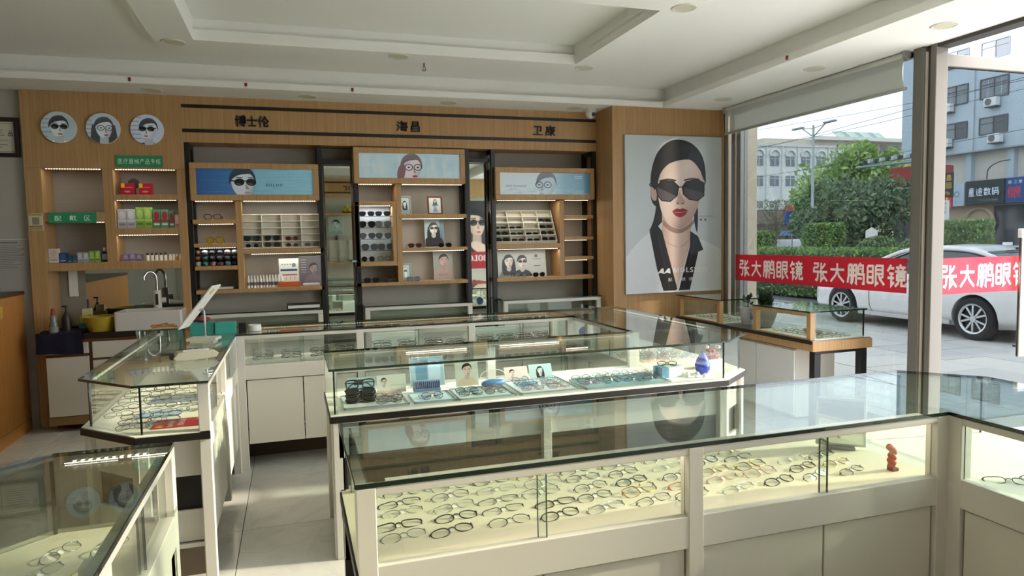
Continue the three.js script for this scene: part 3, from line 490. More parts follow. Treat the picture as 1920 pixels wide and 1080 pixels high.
// ================================================================ glass counters
function polyGeo(poly, y0, y1, inset = 0) {
  let cx = 0, cz = 0; for (const [x, z] of poly) { cx += x / poly.length; cz += z / poly.length; }
  const s = new THREE.Shape(poly.map(([x, z]) => new THREE.Vector2(x, -z))), g = new THREE.ExtrudeGeometry(s, { depth: y1 - y0, bevelEnabled: false });
  g.rotateX(-Math.PI / 2); g.translate(0, y0, 0); return metreUV(g);
}
const CT = 0.95, DECK = 0.72;
function counter(label, poly, edges, o = {}) {
  const cx = poly.reduce((a, p) => a + p[0], 0) / poly.length, cz = poly.reduce((a, p) => a + p[1], 0) / poly.length;
  const P = poly.map(([x, z]) => [x - cx, z - cz]), t = thing('glass_counter', label, 'counter', [cx, 0, cz]);
  part(t, 'glass_top', polyGeo(P, CT - 0.01, CT), M.topGlass);
  part(t, 'deck', polyGeo(P, DECK - 0.035, DECK), o.deck ?? M.deck);
  const rails = [], edgeG = [], strip = [];
  P.forEach((a, i) => {
    const b = P[(i + 1) % P.length], e = edges[i], dx = b[0] - a[0], dz = b[1] - a[1], L = Math.hypot(dx, dz);
    let nx = dz / L, nz = -dx / L; const mx = (a[0] + b[0]) / 2, mz = (a[1] + b[1]) / 2; let flip = 1;
    if (nx * mx + nz * mz < 0) { nx = -nx; nz = -nz; flip = -1; }
    const basis = new THREE.Matrix4().makeBasis(new THREE.Vector3(dx / L, 0, dz / L), new THREE.Vector3(0, 1, 0), new THREE.Vector3(nx, 0, nz)); basis.setPosition(a[0], 0, a[1]);
    const EB = (u0, u1, y0, y1, n0, n1, r) => {   // box along this edge: u along it, n outwards
      const g = r ? rbx(u0, u1, y0, y1, n0, n1, r, 1) : bx(u0, u1, y0, y1, n0, n1);
      g.applyMatrix4(basis); if (basis.determinant() < 0) { if (g.index) { const k = g.index.array; for (let q = 0; q < k.length; q += 3) { const w = k[q]; k[q] = k[q + 1]; k[q + 1] = w; } } else { const f = g.attributes; for (const n of ['position', 'normal', 'uv']) { const A = f[n].array, s = f[n].itemSize; for (let q = 0; q < f[n].count; q += 3) for (let c = 0; c < s; c++) { const w = A[q * s + c]; A[q * s + c] = A[(q + 1) * s + c]; A[(q + 1) * s + c] = w; } } } }
      return g;
    };
    const strips = (u0, u1, n, opt) => { const A = new THREE.Vector3((u0 + u1) / 2, 0, n).applyMatrix4(basis); const m = ledStrip(t, -(u1 - u0) / 2, (u1 - u0) / 2, 0, 0, opt); m.position.set(A.x, CT - 0.013, A.z); m.rotation.y = -Math.atan2(dz, dx); };
    if (e.kind === 'join') return;
    edgeG.push(EB(0, L, CT - 0.011, CT + 0.0005, 0, 0.003));
    if (e.kind === 'glass') {
      part(t, 'glass_pane', EB(e.u0 ?? 0.02, L - (e.u1 ?? 0.02), DECK, CT - 0.011, -0.036, -0.03), M.glass);
      if (e.u1 > 0.03) rails.push(EB(L - e.u1 + 0.004, L, DECK, CT - 0.011, -0.045, -0.006, 0.003));
      if (e.u0 > 0.03) rails.push(EB(0, e.u0 - 0.004, DECK, CT - 0.011, -0.045, -0.006, 0.003));
      edgeG.push(EB(0.018, 0.026, DECK, CT - 0.012, -0.037, -0.0285));
      strip.push(EB(-0.002, L + 0.002, DECK - 0.036, DECK - 0.004, 0, 0.006));
      part(t, 'front_panel', EB(0.0, L, 0.51, DECK - 0.035, -0.06, -0.035), M.white);
      part(t, 'slot_shade_panel', EB(0.0, L, 0.35, 0.51, -0.075, -0.05), M.black);  // near-black board across the open slot, the slot's shade put into its colour
      part(t, 'front_panel', EB(0.0, L, 0.205, 0.35, -0.06, -0.035), M.white);
      part(t, 'plinth', EB(0.01, L - 0.01, 0, 0.205, -0.16, -0.13), std('#5a4d40', 0.8));
      const n = Math.max(1, Math.round(L / 1.0)); for (let k = 0; k <= n; k++) { const u = Math.min(Math.max(k * L / n - 0.024, 0), L - 0.048); part(t, 'leg', EB(u, u + 0.048, 0, DECK - 0.036, -0.06, -0.008, 0.003), M.white); }
      if (e.led) strips(0.06, L - 0.06, -0.05, e.led);
    } else {
      const bays = e.bays, w = 0.05, top = CT - 0.011;
      rails.push(EB(0.003, L - 0.003, 0.915, top, -0.03, 0.001, 0.003), EB(0.003, L - 0.003, 0.632, 0.731, -0.03, 0.001, 0.003));
      for (let k = 0; k <= bays; k++) {
        const u = Math.min(Math.max(k * L / bays - w / 2, 0), L - w);
        part(t, 'post', EB(u, u + w, k === 0 || k === bays || o.allPosts ? 0 : 0.1, top - 0.001, -0.045, 0.003, 0.003), M.white);
        if (k === bays) continue;
        const v0 = k === 0 ? w : k * L / bays + w / 2, v1 = k === bays - 1 ? L - w : (k + 1) * L / bays - w / 2, mid = (v0 + v1) / 2;
        part(t, 'sliding_glass', EB(v0, mid + 0.012, 0.729, 0.916, -0.016, -0.011), M.glass); part(t, 'sliding_glass', EB(mid - 0.012, v1, 0.729, 0.916, -0.025, -0.02), M.glass);
        edgeG.push(EB(mid + 0.0105, mid + 0.0125, 0.73, 0.915, -0.017, -0.0105), EB(mid - 0.0125, mid - 0.0105, 0.73, 0.915, -0.0255, -0.0195));
        part(t, 'door', EB(v0 + 0.006, mid - 0.003, o.doorBottom ?? 0.18, 0.626, -0.032, -0.012, 0.003), M.whiteDoor); part(t, 'door', EB(mid + 0.003, v1 - 0.006, o.doorBottom ?? 0.18, 0.626, -0.032, -0.012, 0.003), M.whiteDoor);
      }
      part(t, 'cabinet_floor', EB(0.02, L - 0.02, (o.doorBottom ?? 0.18) - 0.001, (o.doorBottom ?? 0.18) + 0.018, -0.4, -0.033), M.white);
      if (e.led) strips(0.08, L - 0.08, e.n ?? -0.11, { ...e.led, housed: true });
    }
  });
  part(t, 'glass_edge', edgeG, M.glassEdge); if (strip.length) part(t, 'black_strip', strip, M.black); if (rails.length) part(t, 'frame', rails, M.white);
  return t;
}
const J = { kind: 'join' }, GL = (o = {}) => ({ kind: 'glass', ...o }), ST = (bays, o = {}) => ({ kind: 'staff', bays, ...o });
const warm = new THREE.Color(1, 0.86, 0.68), cool = new THREE.Color(0.92, 0.98, 1), soft = new THREE.Color(1, 0.95, 0.82);
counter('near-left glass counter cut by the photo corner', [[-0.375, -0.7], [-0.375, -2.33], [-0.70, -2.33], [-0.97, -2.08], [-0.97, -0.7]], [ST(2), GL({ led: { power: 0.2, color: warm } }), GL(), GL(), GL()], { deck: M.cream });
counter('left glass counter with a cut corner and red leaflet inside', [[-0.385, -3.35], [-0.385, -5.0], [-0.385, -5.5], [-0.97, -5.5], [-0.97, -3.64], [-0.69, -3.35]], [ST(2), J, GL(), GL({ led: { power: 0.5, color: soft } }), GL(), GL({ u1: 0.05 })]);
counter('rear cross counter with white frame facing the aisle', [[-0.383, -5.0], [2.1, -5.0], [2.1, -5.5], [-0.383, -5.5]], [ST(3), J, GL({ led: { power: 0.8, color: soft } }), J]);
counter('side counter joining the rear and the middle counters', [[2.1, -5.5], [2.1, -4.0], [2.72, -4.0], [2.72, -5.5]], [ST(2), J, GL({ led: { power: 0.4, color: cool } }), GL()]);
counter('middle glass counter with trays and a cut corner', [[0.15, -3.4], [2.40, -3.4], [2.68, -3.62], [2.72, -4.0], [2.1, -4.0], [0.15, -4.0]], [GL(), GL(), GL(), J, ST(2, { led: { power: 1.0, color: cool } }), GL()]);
counter('nearest long glass counter with rows of eyeglasses', [[0.13, -1.735], [2.1, -1.735], [2.1, -2.35], [0.13, -2.35]], [ST(2, { n: -0.042, led: { power: 0.5, color: warm } }), J, GL(), GL()], { deck: M.cream });  // strip light here is added, hidden behind the rail to brighten the deck
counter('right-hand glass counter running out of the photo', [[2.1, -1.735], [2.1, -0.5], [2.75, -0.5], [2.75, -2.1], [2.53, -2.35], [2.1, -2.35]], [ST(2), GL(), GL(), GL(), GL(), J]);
// ================================================================ eyeglasses
// lens outlines as points around the lens centre, in metres
function lensOutline(kind) {
  const n = 22, out = [], [w, h, p, taper] = { oval: [0.024, 0.016, 2.2, 0.0], round: [0.0225, 0.0215, 2, 0], square: [0.026, 0.019, 3.4, 0.06], cat: [0.027, 0.02, 2.8, 0.14], aviator: [0.029, 0.025, 2.5, 0.22], big: [0.03, 0.0265, 2.7, 0.1], rect: [0.026, 0.014, 3.6, 0.04] }[kind];
  for (let i = 0; i < n; i++) {
    const a = i / n * Math.PI * 2, c = Math.cos(a), s = Math.sin(a), k = Math.pow(Math.pow(Math.abs(c), p) + Math.pow(Math.abs(s), p), -1 / p);
    out.push([c * k * w * (1 + taper * s * k), s * k * h]);
  }
  return { pts: out, w, h };
}
const lensClear = phys({ color: '#fbfcfb', roughness: 0.02, specularIntensity: 0.8, transmission: 1, thickness: 0, ior: 1.5 });
const lensBlue = phys({ color: '#dfe9f2', roughness: 0.02, transmission: 1, thickness: 0, ior: 1.56 });
const lensDark = std('#101114', 0.12), lensBrown = std('#3a2018', 0.12), lensGrey = phys({ color: '#6b6a72', roughness: 0.05, transmission: 0.6, thickness: 0 }), lensYellow = phys({ color: '#d8b63c', roughness: 0.05, transmission: 0.75, thickness: 0 }), lensPurple = phys({ color: '#7a6680', roughness: 0.05, transmission: 0.55, thickness: 0 }), lensRed = std('#4f1716', 0.14), lensTeal = std('#173336', 0.14);
const frameM = { black: std('#15130f', 0.3), gunmetal: std('#4a4644', 0.3, { metalness: 0.8 }), gold: std('#b08a4a', 0.28, { metalness: 0.9 }), silver: std('#a7a8a8', 0.25, { metalness: 0.9 }), tortoise: std('#4a2c18', 0.3), grey: std('#6f7072', 0.35), pink: std('#c98e88', 0.35), blue: std('#5f86a6', 0.35), clear: phys({ color: '#dfe4e0', roughness: 0.1, transmission: 0.7, thickness: 0 }), white: std('#d9d9d6', 0.35), red: std('#b0302c', 0.35), coral: std('#d8785e', 0.4) };
const tagM = std('#f2efe6', 0.6);
// width along x, front towards +z, standing on y = 0; temples folded behind or open towards -z
const glassesCache = {};
function glassesProto(kind, frame, lens, pose, thick, tag) {
  const key = [kind, frame, lens.uuid, pose, thick, tag].join();
  if (glassesCache[key]) return glassesCache[key];
  const o = new THREE.Group(), { pts, w, h } = lensOutline(kind), half = 0.009 + w, m = frameM[frame], rims = [], lenses = [];
  for (const s of [-1, 1]) {
    rims.push(tube(pts.map(([x, y]) => [s * half + s * x, h + y, -0.004 * Math.abs(x + 0.02) / 0.04]), thick, 30, 5, true));
    const sh = new THREE.Shape(pts.map(([x, y]) => new THREE.Vector2(s * half + s * x, h + y))), g = new THREE.ShapeGeometry(sh); g.translate(0, 0, -0.001); lenses.push(g);
  }
  rims.push(tube([[-0.0095, h * 1.28, 0], [0, h * 1.42, 0.002], [0.0095, h * 1.28, 0]], thick, 8, 5));
  const hx = half + w - 0.001, hy = h * 1.35;
  for (const s of [-1, 1]) rims.push(rod([s * (hx - 0.001), hy, 0], [s * (hx + 0.004), hy, -0.006], thick * 1.1, 6));
  const a = mesh('rims', rims, m); o.add(a); const l = mesh('lenses', lenses, lens); o.add(l);
  const tl = 0.128;
  for (const s of [-1, 1]) {
    const e = hx + 0.004; let g;
    if (pose === 'open') g = tube([[s * e, hy, -0.006], [s * (e + 0.002), hy, -0.05], [s * e, hy, -0.09], [s * (e - 0.004), hy - 0.012, -0.115], [s * (e - 0.006), hy - 0.03, -tl]], thick * 0.95, 16, 5);
    else g = tube([[s * e, hy, -0.006], [s * (e - 0.008), hy, -0.012 - (s > 0 ? 0.004 : 0)], [0, hy - 0.001, -0.014 - (s > 0 ? 0.005 : 0)], [-s * (e - 0.03), hy - 0.006, -0.013 - (s > 0 ? 0.004 : 0)], [-s * (e - 0.008), hy - 0.028, -0.012 - (s > 0 ? 0.003 : 0)]], thick * 0.9, 16, 5);
    o.add(mesh('temple', g, m));
  }
  if (tag) o.add(mesh('price_tag', rbx(-0.006, 0.006, h * 0.7, h * 1.5, -0.004, -0.002, 0.001, 1), tagM));
  o.userData.h = h; return glassesCache[key] = o;
}
function glasses(p, label, group, { kind = 'oval', frame = 'black', lens = lensClear, pose = 'folded', thick = 0.0013, turn = 0, tilt = 0, lay = 0, tag = false, name = 'eyeglasses', scale = 1 } = {}) {
  const o = glassesProto(kind, frame, lens, pose, thick, tag).clone(); o.name = numbered(name);
  o.position.set(p[0], p[1] + thick * scale, p[2]); o.rotation.set(0, 0, 0); o.rotation.order = 'YXZ'; o.rotation.y = turn; o.rotation.x = -lay; o.rotation.z = tilt; o.scale.setScalar(scale);
  o.userData = { label, category: name === 'sunglasses' ? 'sunglasses' : 'eyeglasses', group }; scene.add(o); return o;
}
const pick = (a) => a[Math.floor(rnd() * a.length)];
const ROWN = ['front', 'second', 'third', 'fourth', 'fifth'];
const say = { black: 'black', gunmetal: 'gunmetal', gold: 'gold', silver: 'silver', tortoise: 'tortoiseshell', grey: 'grey', pink: 'pink', blue: 'blue', clear: 'clear', white: 'white', red: 'red', coral: 'coral' };
// nearest counter: five rows of folded eyeglasses lying tilted back, price tag between the lenses
for (let r = 0; r < 5; r++) for (let c = 0; c < 11; c++) {
  const x = 0.265 + c * 0.16 + r * 0.014 + rr(-0.012, 0.012), z = -1.885 - r * 0.088 + rr(-0.008, 0.008);
  if (x > 1.93 || (x > 1.7 && r > 2)) continue;
  const any = pick(['black', 'gunmetal', 'gunmetal', 'silver', 'silver', 'gold', 'grey', 'tortoise', 'pink', 'clear']), frame = r === 1 && c === 6 ? 'coral' : any;
  glasses([x, DECK, z], say[frame] + ' eyeglasses, ' + ORD[c] + ' from left in the ' + ROWN[r] + ' row of the nearest counter', 'eyeglasses in the nearest counter', { kind: pick(['oval', 'oval', 'rect', 'rect', 'square']), frame, thick: pick([0.0011, 0.0013, 0.0018]), lay: R(rr(66, 76)), turn: R(rr(8, 20)), tag: true, scale: 1.16 });
}
for (let k = 0; k < 7; k++) { const frame = ['black', 'grey', 'gunmetal', 'silver', 'black', 'gunmetal', 'gold'][k]; glasses([2.24 + (k % 3) * 0.12 + (k > 2 ? 0.03 : 0), DECK, -1.62 + (k % 3) * 0.035 + (k > 2 ? 0.14 : 0) + (k > 5 ? 0.12 : 0)], say[frame] + ' eyeglasses in the right-hand counter, ' + ORD[k] + ' from its far end', 'eyeglasses in the right-hand counter', { kind: pick(['rect', 'oval']), frame, lay: R(70), turn: R(-35), tag: true, scale: 1.2 }); }
// near-left counter: two diagonal runs
for (let k = 0; k < 14; k++) { const row = k % 2, i = Math.floor(k / 2), frame = pick(['gunmetal', 'silver', 'black', 'gold']); glasses([-0.62 + row * 0.12 - i * 0.012, DECK, -2.12 + i * 0.13], say[frame] + ' eyeglasses in the ' + (row ? 'right' : 'left') + ' run of the near-left counter, ' + ORD[i] + ' from far end', 'eyeglasses in the near-left counter', { kind: pick(['oval', 'rect']), frame, lay: R(66), turn: R(62), tag: true, scale: 1.12 }); }
// left counter
for (let k = 0; k < 20; k++) { const row = Math.floor(k / 4), i = k % 4, frame = pick(['gunmetal', 'silver', 'grey', 'black']); glasses([-0.84 + i * 0.125, DECK + 0.004, -3.78 - row * 0.15], say[frame] + ' eyeglasses on a pad in the left counter, ' + ORD[i] + ' from left, row ' + ['one', 'two', 'three', 'four', 'five'][row], 'eyeglasses in the left counter', { kind: pick(['oval', 'rect', 'square']), frame, lay: R(58), turn: R(20 + rr(-8, 8)), tag: row < 2, scale: 1.1 }); }
for (let k = 0; k < 6; k++) { const i = k % 2; glasses([-0.73 + i * 0.125, DECK + 0.003 + Math.floor(k / 2) * 0.012, -3.5 - Math.floor(k / 2) * 0.055], 'slim grey eyeglasses near the left counter front glass, ' + ['left', 'right'][i] + ' column, ' + ['front', 'middle', 'rear'][Math.floor(k / 2)], 'eyeglasses in the left counter', { kind: 'rect', frame: 'grey', lay: R(60), turn: R(8), scale: 1.1 }); }
{
  const l = thing('leaflet', 'red leaflet with white and yellow lettering in the left counter', 'leaflet', [-0.54, DECK, -3.55], 0);
  part(l, 'card', rbx(-0.11, 0.11, 0, 0.002, -0.085, 0.085, 0.001, 1), std('#c3202a', 0.4)); const g = new THREE.PlaneGeometry(0.216, 0.166); g.rotateX(-Math.PI / 2); g.translate(0, 0.003, 0);
  part(l, 'print', g, printMat(256, 196, (c) => { c.fillStyle = '#d0212b'; c.fillRect(0, 0, 256, 196); c.fillStyle = '#f3e9e4'; for (let k = 0; k < 4; k++) { han(c, '品', 74, 40 + k * 36, 30, 30, '#f4e8e0', 12); han(c, '眼', 128, 20 + k * 36, 30, 30, '#f4e8e0', 12); } c.fillStyle = '#eab53a'; c.fillRect(20, 140, 34, 40); c.beginPath(); c.arc(226, 30, 18, 0, 7); c.fill(); }));
  [[-0.66, -3.78, 0.2, 0.16, '#a9bfd6', 'pale blue pad'], [-0.58, -4.1, 0.36, 0.16, '#8d97a4', 'grey pad']].forEach(([x, z, w, d, c, n]) => { const p = single('display_pad', rbx(-w / 2, w / 2, 0, 0.004, -d / 2, d / 2, 0.002, 1), std(c, 0.6), n + ' lying in the left counter', 'pad'); at(p, x, DECK, z); });
}
// rear cross counter: stacked piles of glasses on white risers
{
  const piles = [[-0.22, -5.2], [-0.03, -5.2], [0.17, -5.2], [0.36, -5.22], [0.63, -5.22], [0.83, -5.22], [1.03, -5.22], [1.2, -5.22], [1.45, -5.22], [1.62, -5.22], [1.78, -5.22], [1.93, -5.22]];
  const rm = std('#d5d6cf', 0.5);
  [[-0.03, 0.62], [0.95, 0.85], [1.7, 0.62]].forEach(([x, w], i) => at(single('display_riser', rbx(-w / 2, w / 2, 0, 0.02, -0.1, 0.1, 0.004), rm, 'white riser pad in the rear counter, ' + ORD[i] + ' from left', 'riser', 'risers in the rear counter'), x, DECK, -5.22));
  piles.forEach(([x, z], i) => { for (let k = 0; k < 4; k++) { const frame = i > 7 ? pick(['black', 'tortoise', 'red']) : pick(['black', 'gunmetal', 'silver', 'black']); glasses([x + rr(-0.004, 0.004), DECK + 0.021 + k * 0.017, z + (k % 2 ? -0.015 : 0.018) - k * 0.012], say[frame] + ' eyeglasses in the rear counter pile, ' + ORD[i] + ' pile from left, ' + ['bottom', 'second', 'third', 'top'][k], 'eyeglasses piled in the rear counter', { kind: pick(['rect', 'oval', 'square']), frame, lay: R(72), turn: R(rr(-6, 6)), thick: 0.0016, scale: 1.12 }); } });
  [[0.75, 0.36, '#dfe5e1'], [1.55, 0.42, '#cfdcd6']].forEach(([x, w, c], i) => { const b = single('backing_card', rbx(-w / 2, w / 2, 0, 0.13, -0.004, 0.004, 0.002, 1), std(c, 0.5), 'pale upright card in the rear counter, ' + ['left', 'right'][i] + ' one', 'card'); at(b, x, DECK, -5.4); });
}
// side counter: pastel children's frames, boxes, glass ornaments
for (let k = 0; k < 30; k++) { const row = Math.floor(k / 5), i = k % 5, frame = [['pink', 'coral', 'pink', 'white', 'clear'], ['blue', 'grey', 'pink', 'clear', 'blue'], ['pink', 'blue', 'clear', 'black', 'gold']][row % 3][i]; glasses([2.2 + i * 0.1 + (row % 2) * 0.03, DECK, -4.08 - row * 0.1], say[frame] + ' small eyeglasses in the side counter, ' + ORD[i] + ' from left, row ' + ['one', 'two', 'three', 'four', 'five', 'six'][row] + ' from front', 'small eyeglasses in the side counter', { kind: pick(['round', 'oval', 'square']), frame, lay: R(48), turn: R(rr(15, 40)), scale: 0.95 }); }
const blueGlass = phys({ color: '#5a78d8', roughness: 0.05, transmission: 0.75, thickness: 0.05, ior: 1.45, attenuationColor: new THREE.Color('#2f50d0'), attenuationDistance: 0.05 });
const blueCore = std('#3c57c4', 0.2), frost = std('#a9bdec', 0.2);
at(single('glass_ornament', lathe([[0.001, 0], [0.028, 0.004], [0.045, 0.03], [0.047, 0.055], [0.036, 0.09], [0.018, 0.12], [0.004, 0.138], [0.0005, 0.142]], 28), phys({ color: '#2a45c4', roughness: 0.12, clearcoat: 0.3 }), 'blue drop-shaped glass ornament at the cut corner of the middle counter', 'ornament'), 2.36, DECK, -3.60);
at(single('glass_ornament', ball(0.05, 0, 0.05, 0, 1, 1, 1, 28, 20), phys({ color: '#3b4bb0', roughness: 0.1, clearcoat: 1 }), 'round dark blue glass ball in the far corner of the side counter', 'ornament'), 2.33, DECK, -5.3);
{
  const f = thing('flower_ornament', 'small red and white artificial flowers on a white block', 'ornament', [2.54, DECK + 0.055, -3.76]);
  const a = [], b = []; for (let k = 0; k < 10; k++) { const x = rr(-0.035, 0.035), y = rr(0.02, 0.06), z = rr(-0.02, 0.02); (k < 6 ? a : b).push(ball(0.014, x, y + (k < 6 ? 0 : 0.025), z, 1, 0.8, 1, 8, 6)); }
  part(f, 'red_petals', a, std('#b23a2e', 0.6)); part(f, 'pale_petals', b, std('#e2cfc4', 0.6)); part(f, 'base', rbx(-0.03, 0.03, 0, 0.02, -0.02, 0.02, 0.004), std('#7a2c22', 0.6));
  at(single('display_block', rbx(-0.06, 0.06, 0, 0.055, -0.04, 0.04, 0.003), M.white, 'white display block under the artificial flowers', 'block'), 2.54, DECK, -3.76);
  const bl = thing('display_block', 'small blue and white box under dark glasses in the middle counter', 'block', [2.14, DECK, -3.62], R(6));
  part(bl, 'blue_side', rbx(-0.085, -0.035, 0, 0.065, -0.045, 0.045, 0.003), std('#3f82a6', 0.5)); part(bl, 'white_side', rbx(-0.0345, 0.075, 0, 0.063, -0.045, 0.045, 0.003), std('#d9e2e0', 0.5));
  glasses([2.13, DECK + 0.066, -3.62], 'dark eyeglasses lying on the blue and white box', 'eyeglasses in the middle counter', { kind: 'oval', frame: 'black', lay: R(50), turn: R(-20), thick: 0.0022, tag: true });
  const crystal = phys({ color: '#e8eef2', roughness: 0.02, metalness: 0.2, clearcoat: 1 });
  [[2.23, -3.56, 0.017, 'left'], [2.27, -3.52, 0.02, 'middle'], [2.315, -3.51, 0.014, 'right']].forEach(([x, z, r, n]) => at(single('crystal_stone', new THREE.OctahedronGeometry(r, 1).translate(0, r * 0.86, 0), crystal, 'small faceted crystal before the blue drop, ' + n + ' one', 'crystal', 'crystals by the blue drop'), x, DECK, z));
}
// middle counter: trays with cards and glasses
function tray(x0, x1, z0, z1, color, label, tilt = R(4)) {
  const w = x1 - x0, d = z1 - z0, t = thing('display_tray', label, 'tray', [(x0 + x1) / 2, DECK, (z0 + z1) / 2]);
  part(t, 'base', rbx(-w / 2, w / 2, 0, 0.006, -d / 2, d / 2, 0.002, 1), std(color, 0.45)); part(t, 'rim', [bx(-w / 2, w / 2, 0.006, 0.012, -d / 2, -d / 2 + 0.006), bx(-w / 2, w / 2, 0.006, 0.012, d / 2 - 0.006, d / 2), bx(-w / 2, -w / 2 + 0.006, 0.006, 0.012, -d / 2, d / 2), bx(w / 2 - 0.006, w / 2, 0.006, 0.012, -d / 2, d / 2)], std('#a9b6b6', 0.4)); return t;
}
tray(0.22, 0.55, -3.80, -3.49, '#cfd5d2', 'grey-white tray at the left end of the middle counter'); tray(0.575, 0.80, -3.72, -3.49, '#b9d3da', 'pale blue square tray, second in the middle counter'); tray(0.81, 1.12, -3.74, -3.47, '#cfe0dc', 'white-green tray under the blue bottle in the middle counter'); tray(1.15, 1.50, -3.82, -3.47, '#dfe6e6', 'long pale tray with two portrait cards'); tray(1.53, 2.06, -3.72, -3.46, '#8fb9c2', 'blue-green tray with the most frames in the middle counter');
function card(x, z, w, h, draw, label, lean = 14, base = DECK + 0.006, turn = 0) {
  const c = thing('display_card', label, 'card', [x, base, z], turn), g = bx(-w / 2, w / 2, 0, h, -0.004, 0); const k = part(c, 'board', g, M.paper); const f = new THREE.PlaneGeometry(w * 0.98, h * 0.98); f.translate(0, h / 2, 0.001); const p = part(c, 'print', f, printMat(256, Math.round(256 * h / w), draw)); k.rotation.x = p.rotation.x = -R(lean); return c;
}
card(0.335, -3.78, 0.15, 0.10, (g, w, h) => { g.fillStyle = '#9cc3cf'; g.fillRect(0, 0, w, h); g.fillStyle = '#1b1c20'; g.fillRect(60, 20, 90, 50); g.fillStyle = '#e3edf0'; for (let k = 0; k < 12; k++) g.fillRect(16 + k * 19, 8, 8, 8); }, 'pale blue card behind the black glasses pile');
card(0.50, -3.79, 0.16, 0.10, (g, w, h) => { g.fillStyle = '#dcdfd6'; g.fillRect(0, 0, w, h); portrait(g, 60, 60, 62, { skin: '#e4d6c8', coat: '#e8e4da', glasses: 'clear' }); g.fillStyle = '#cfc7a2'; g.fillRect(120, 90, 120, 8); }, 'white card with a small dark-haired head');
card(0.72, -3.88, 0.2, 0.17, (g, w, h) => { g.fillStyle = '#8fa9b4'; g.fillRect(0, 0, w, h); g.fillStyle = '#5f8296'; g.fillRect(40, 20, 90, 150); g.fillStyle = '#a7bfca'; g.fillRect(140, 20, 90, 150); g.fillStyle = '#2b3a44'; g.font = 'bold 24px serif'; g.fillText('BSE', 96, 60); }, 'grey-blue card behind the striped holder');
card(0.935, -3.80, 0.135, 0.165, (g, w, h) => { g.fillStyle = '#c9cfc4'; g.fillRect(0, 0, w, h); portrait(g, 130, 140, 130, { skin: '#dcc2b6', coat: '#cdbfae', glasses: '' }); }, 'portrait card of a dark-haired man by the blue bottle');
card(1.245, -3.83, 0.145, 0.085, (g, w, h) => { g.fillStyle = '#e6d6cf'; g.fillRect(0, 0, w, h); portrait(g, 80, 66, 70, { glasses: '', skin: '#e8d3c6', coat: '#e6c7c0' }); }, 'pink-white card, left of two on the long tray', 26);
card(1.40, -3.83, 0.145, 0.09, (g, w, h) => { g.fillStyle = '#bfd8dc'; g.fillRect(0, 0, w, h); portrait(g, 120, 70, 80, { glasses: '', long: true, skin: '#dfe3e2', coat: '#cfe0e2' }); }, 'pale blue card with long-haired woman, right of two on the long tray', 26);
{
  const h = thing('glasses_holder', 'blue ribbed holder of upright slats on the middle counter', 'holder', [0.69, DECK + 0.006, -3.76]); part(h, 'base', rbx(-0.075, 0.075, 0, 0.018, -0.025, 0.025, 0.003), std('#6f86b8', 0.4)); for (let k = 0; k < 14; k++) part(h, 'slat', rbx(-0.072 + k * 0.0108, -0.069 + k * 0.0108, 0.018, 0.055, -0.02, 0.02, 0.001, 1), std('#4a578c', 0.4));
  const b = thing('case_bag', 'blue oval case with a white wire handle', 'case', [1.06, DECK + 0.006, -3.70], R(8)); part(b, 'body', ball(0.075, 0, 0.026, 0, 1, 0.34, 0.34, 24, 14), phys({ color: '#4a83bf', roughness: 0.2, clearcoat: 0.8 })); part(b, 'handle', tube([[-0.07, 0.03, 0], [-0.075, 0.07, -0.01], [-0.04, 0.095, -0.015], [0.04, 0.095, -0.015], [0.075, 0.07, -0.01], [0.07, 0.03, 0]], 0.0025, 24, 6), M.paper);
}
for (let k = 0; k < 6; k++) glasses([0.315 + (k % 2) * 0.006, DECK + 0.007 + k * 0.011, -3.60 - k * 0.006 + (k === 5 ? -0.06 : 0)], 'black thick-rimmed eyeglasses, ' + (k === 5 ? 'standing behind the black pile' : ORD[k] + ' from bottom of the black pile') + ' in the middle counter', 'black glasses pile', { kind: 'square', frame: 'black', lens: k === 5 ? lensClear : lensDark, lay: R(k === 5 ? 12 : 62), thick: 0.0032, turn: R(2), scale: 1.2 });
for (let k = 0; k < 8; k++) { const i = k % 2, j = Math.floor(k / 2), frame = ['grey', 'gunmetal', 'silver', 'pink'][j]; glasses([0.455 + i * 0.0 + (j % 2) * 0.012, DECK + 0.007, -3.53 - k * 0.027], say[frame] + ' eyeglasses on the grey-white tray, ' + ORD[k] + ' from front', 'eyeglasses on the middle counter trays', { kind: pick(['oval', 'rect']), frame, lay: R(46), turn: R(4), scale: 1.1 }); }
const spots = [[0.685, 2, 0.575], [0.89, 3, 0.81], [1.04, 3, 0.81], [1.25, 5, 1.15], [1.40, 5, 1.15], [1.60, 4, 1.53], [1.74, 4, 1.53], [1.87, 4, 1.53], [1.99, 4, 1.53]];
spots.forEach(([x, n], ci) => { for (let k = 0; k < n; k++) { const frame = pick(ci < 3 ? ['tortoise', 'gunmetal', 'pink', 'gold'] : ['silver', 'gunmetal', 'clear', 'gold', 'blue', 'black', 'pink']); glasses([x + rr(-0.006, 0.006) , DECK + 0.007, -3.54 - k * 0.05 - rr(0, 0.006)], say[frame] + ' eyeglasses on the middle counter trays, ' + ORD[ci + 1] + ' column from left, ' + ROWN[k] + ' row', 'eyeglasses on the middle counter trays', { kind: pick(['round', 'oval', 'rect']), frame, lay: R(44), turn: R(rr(-6, 14)), lens: lensBlue, tag: k === 0, scale: 1.05 }); } });
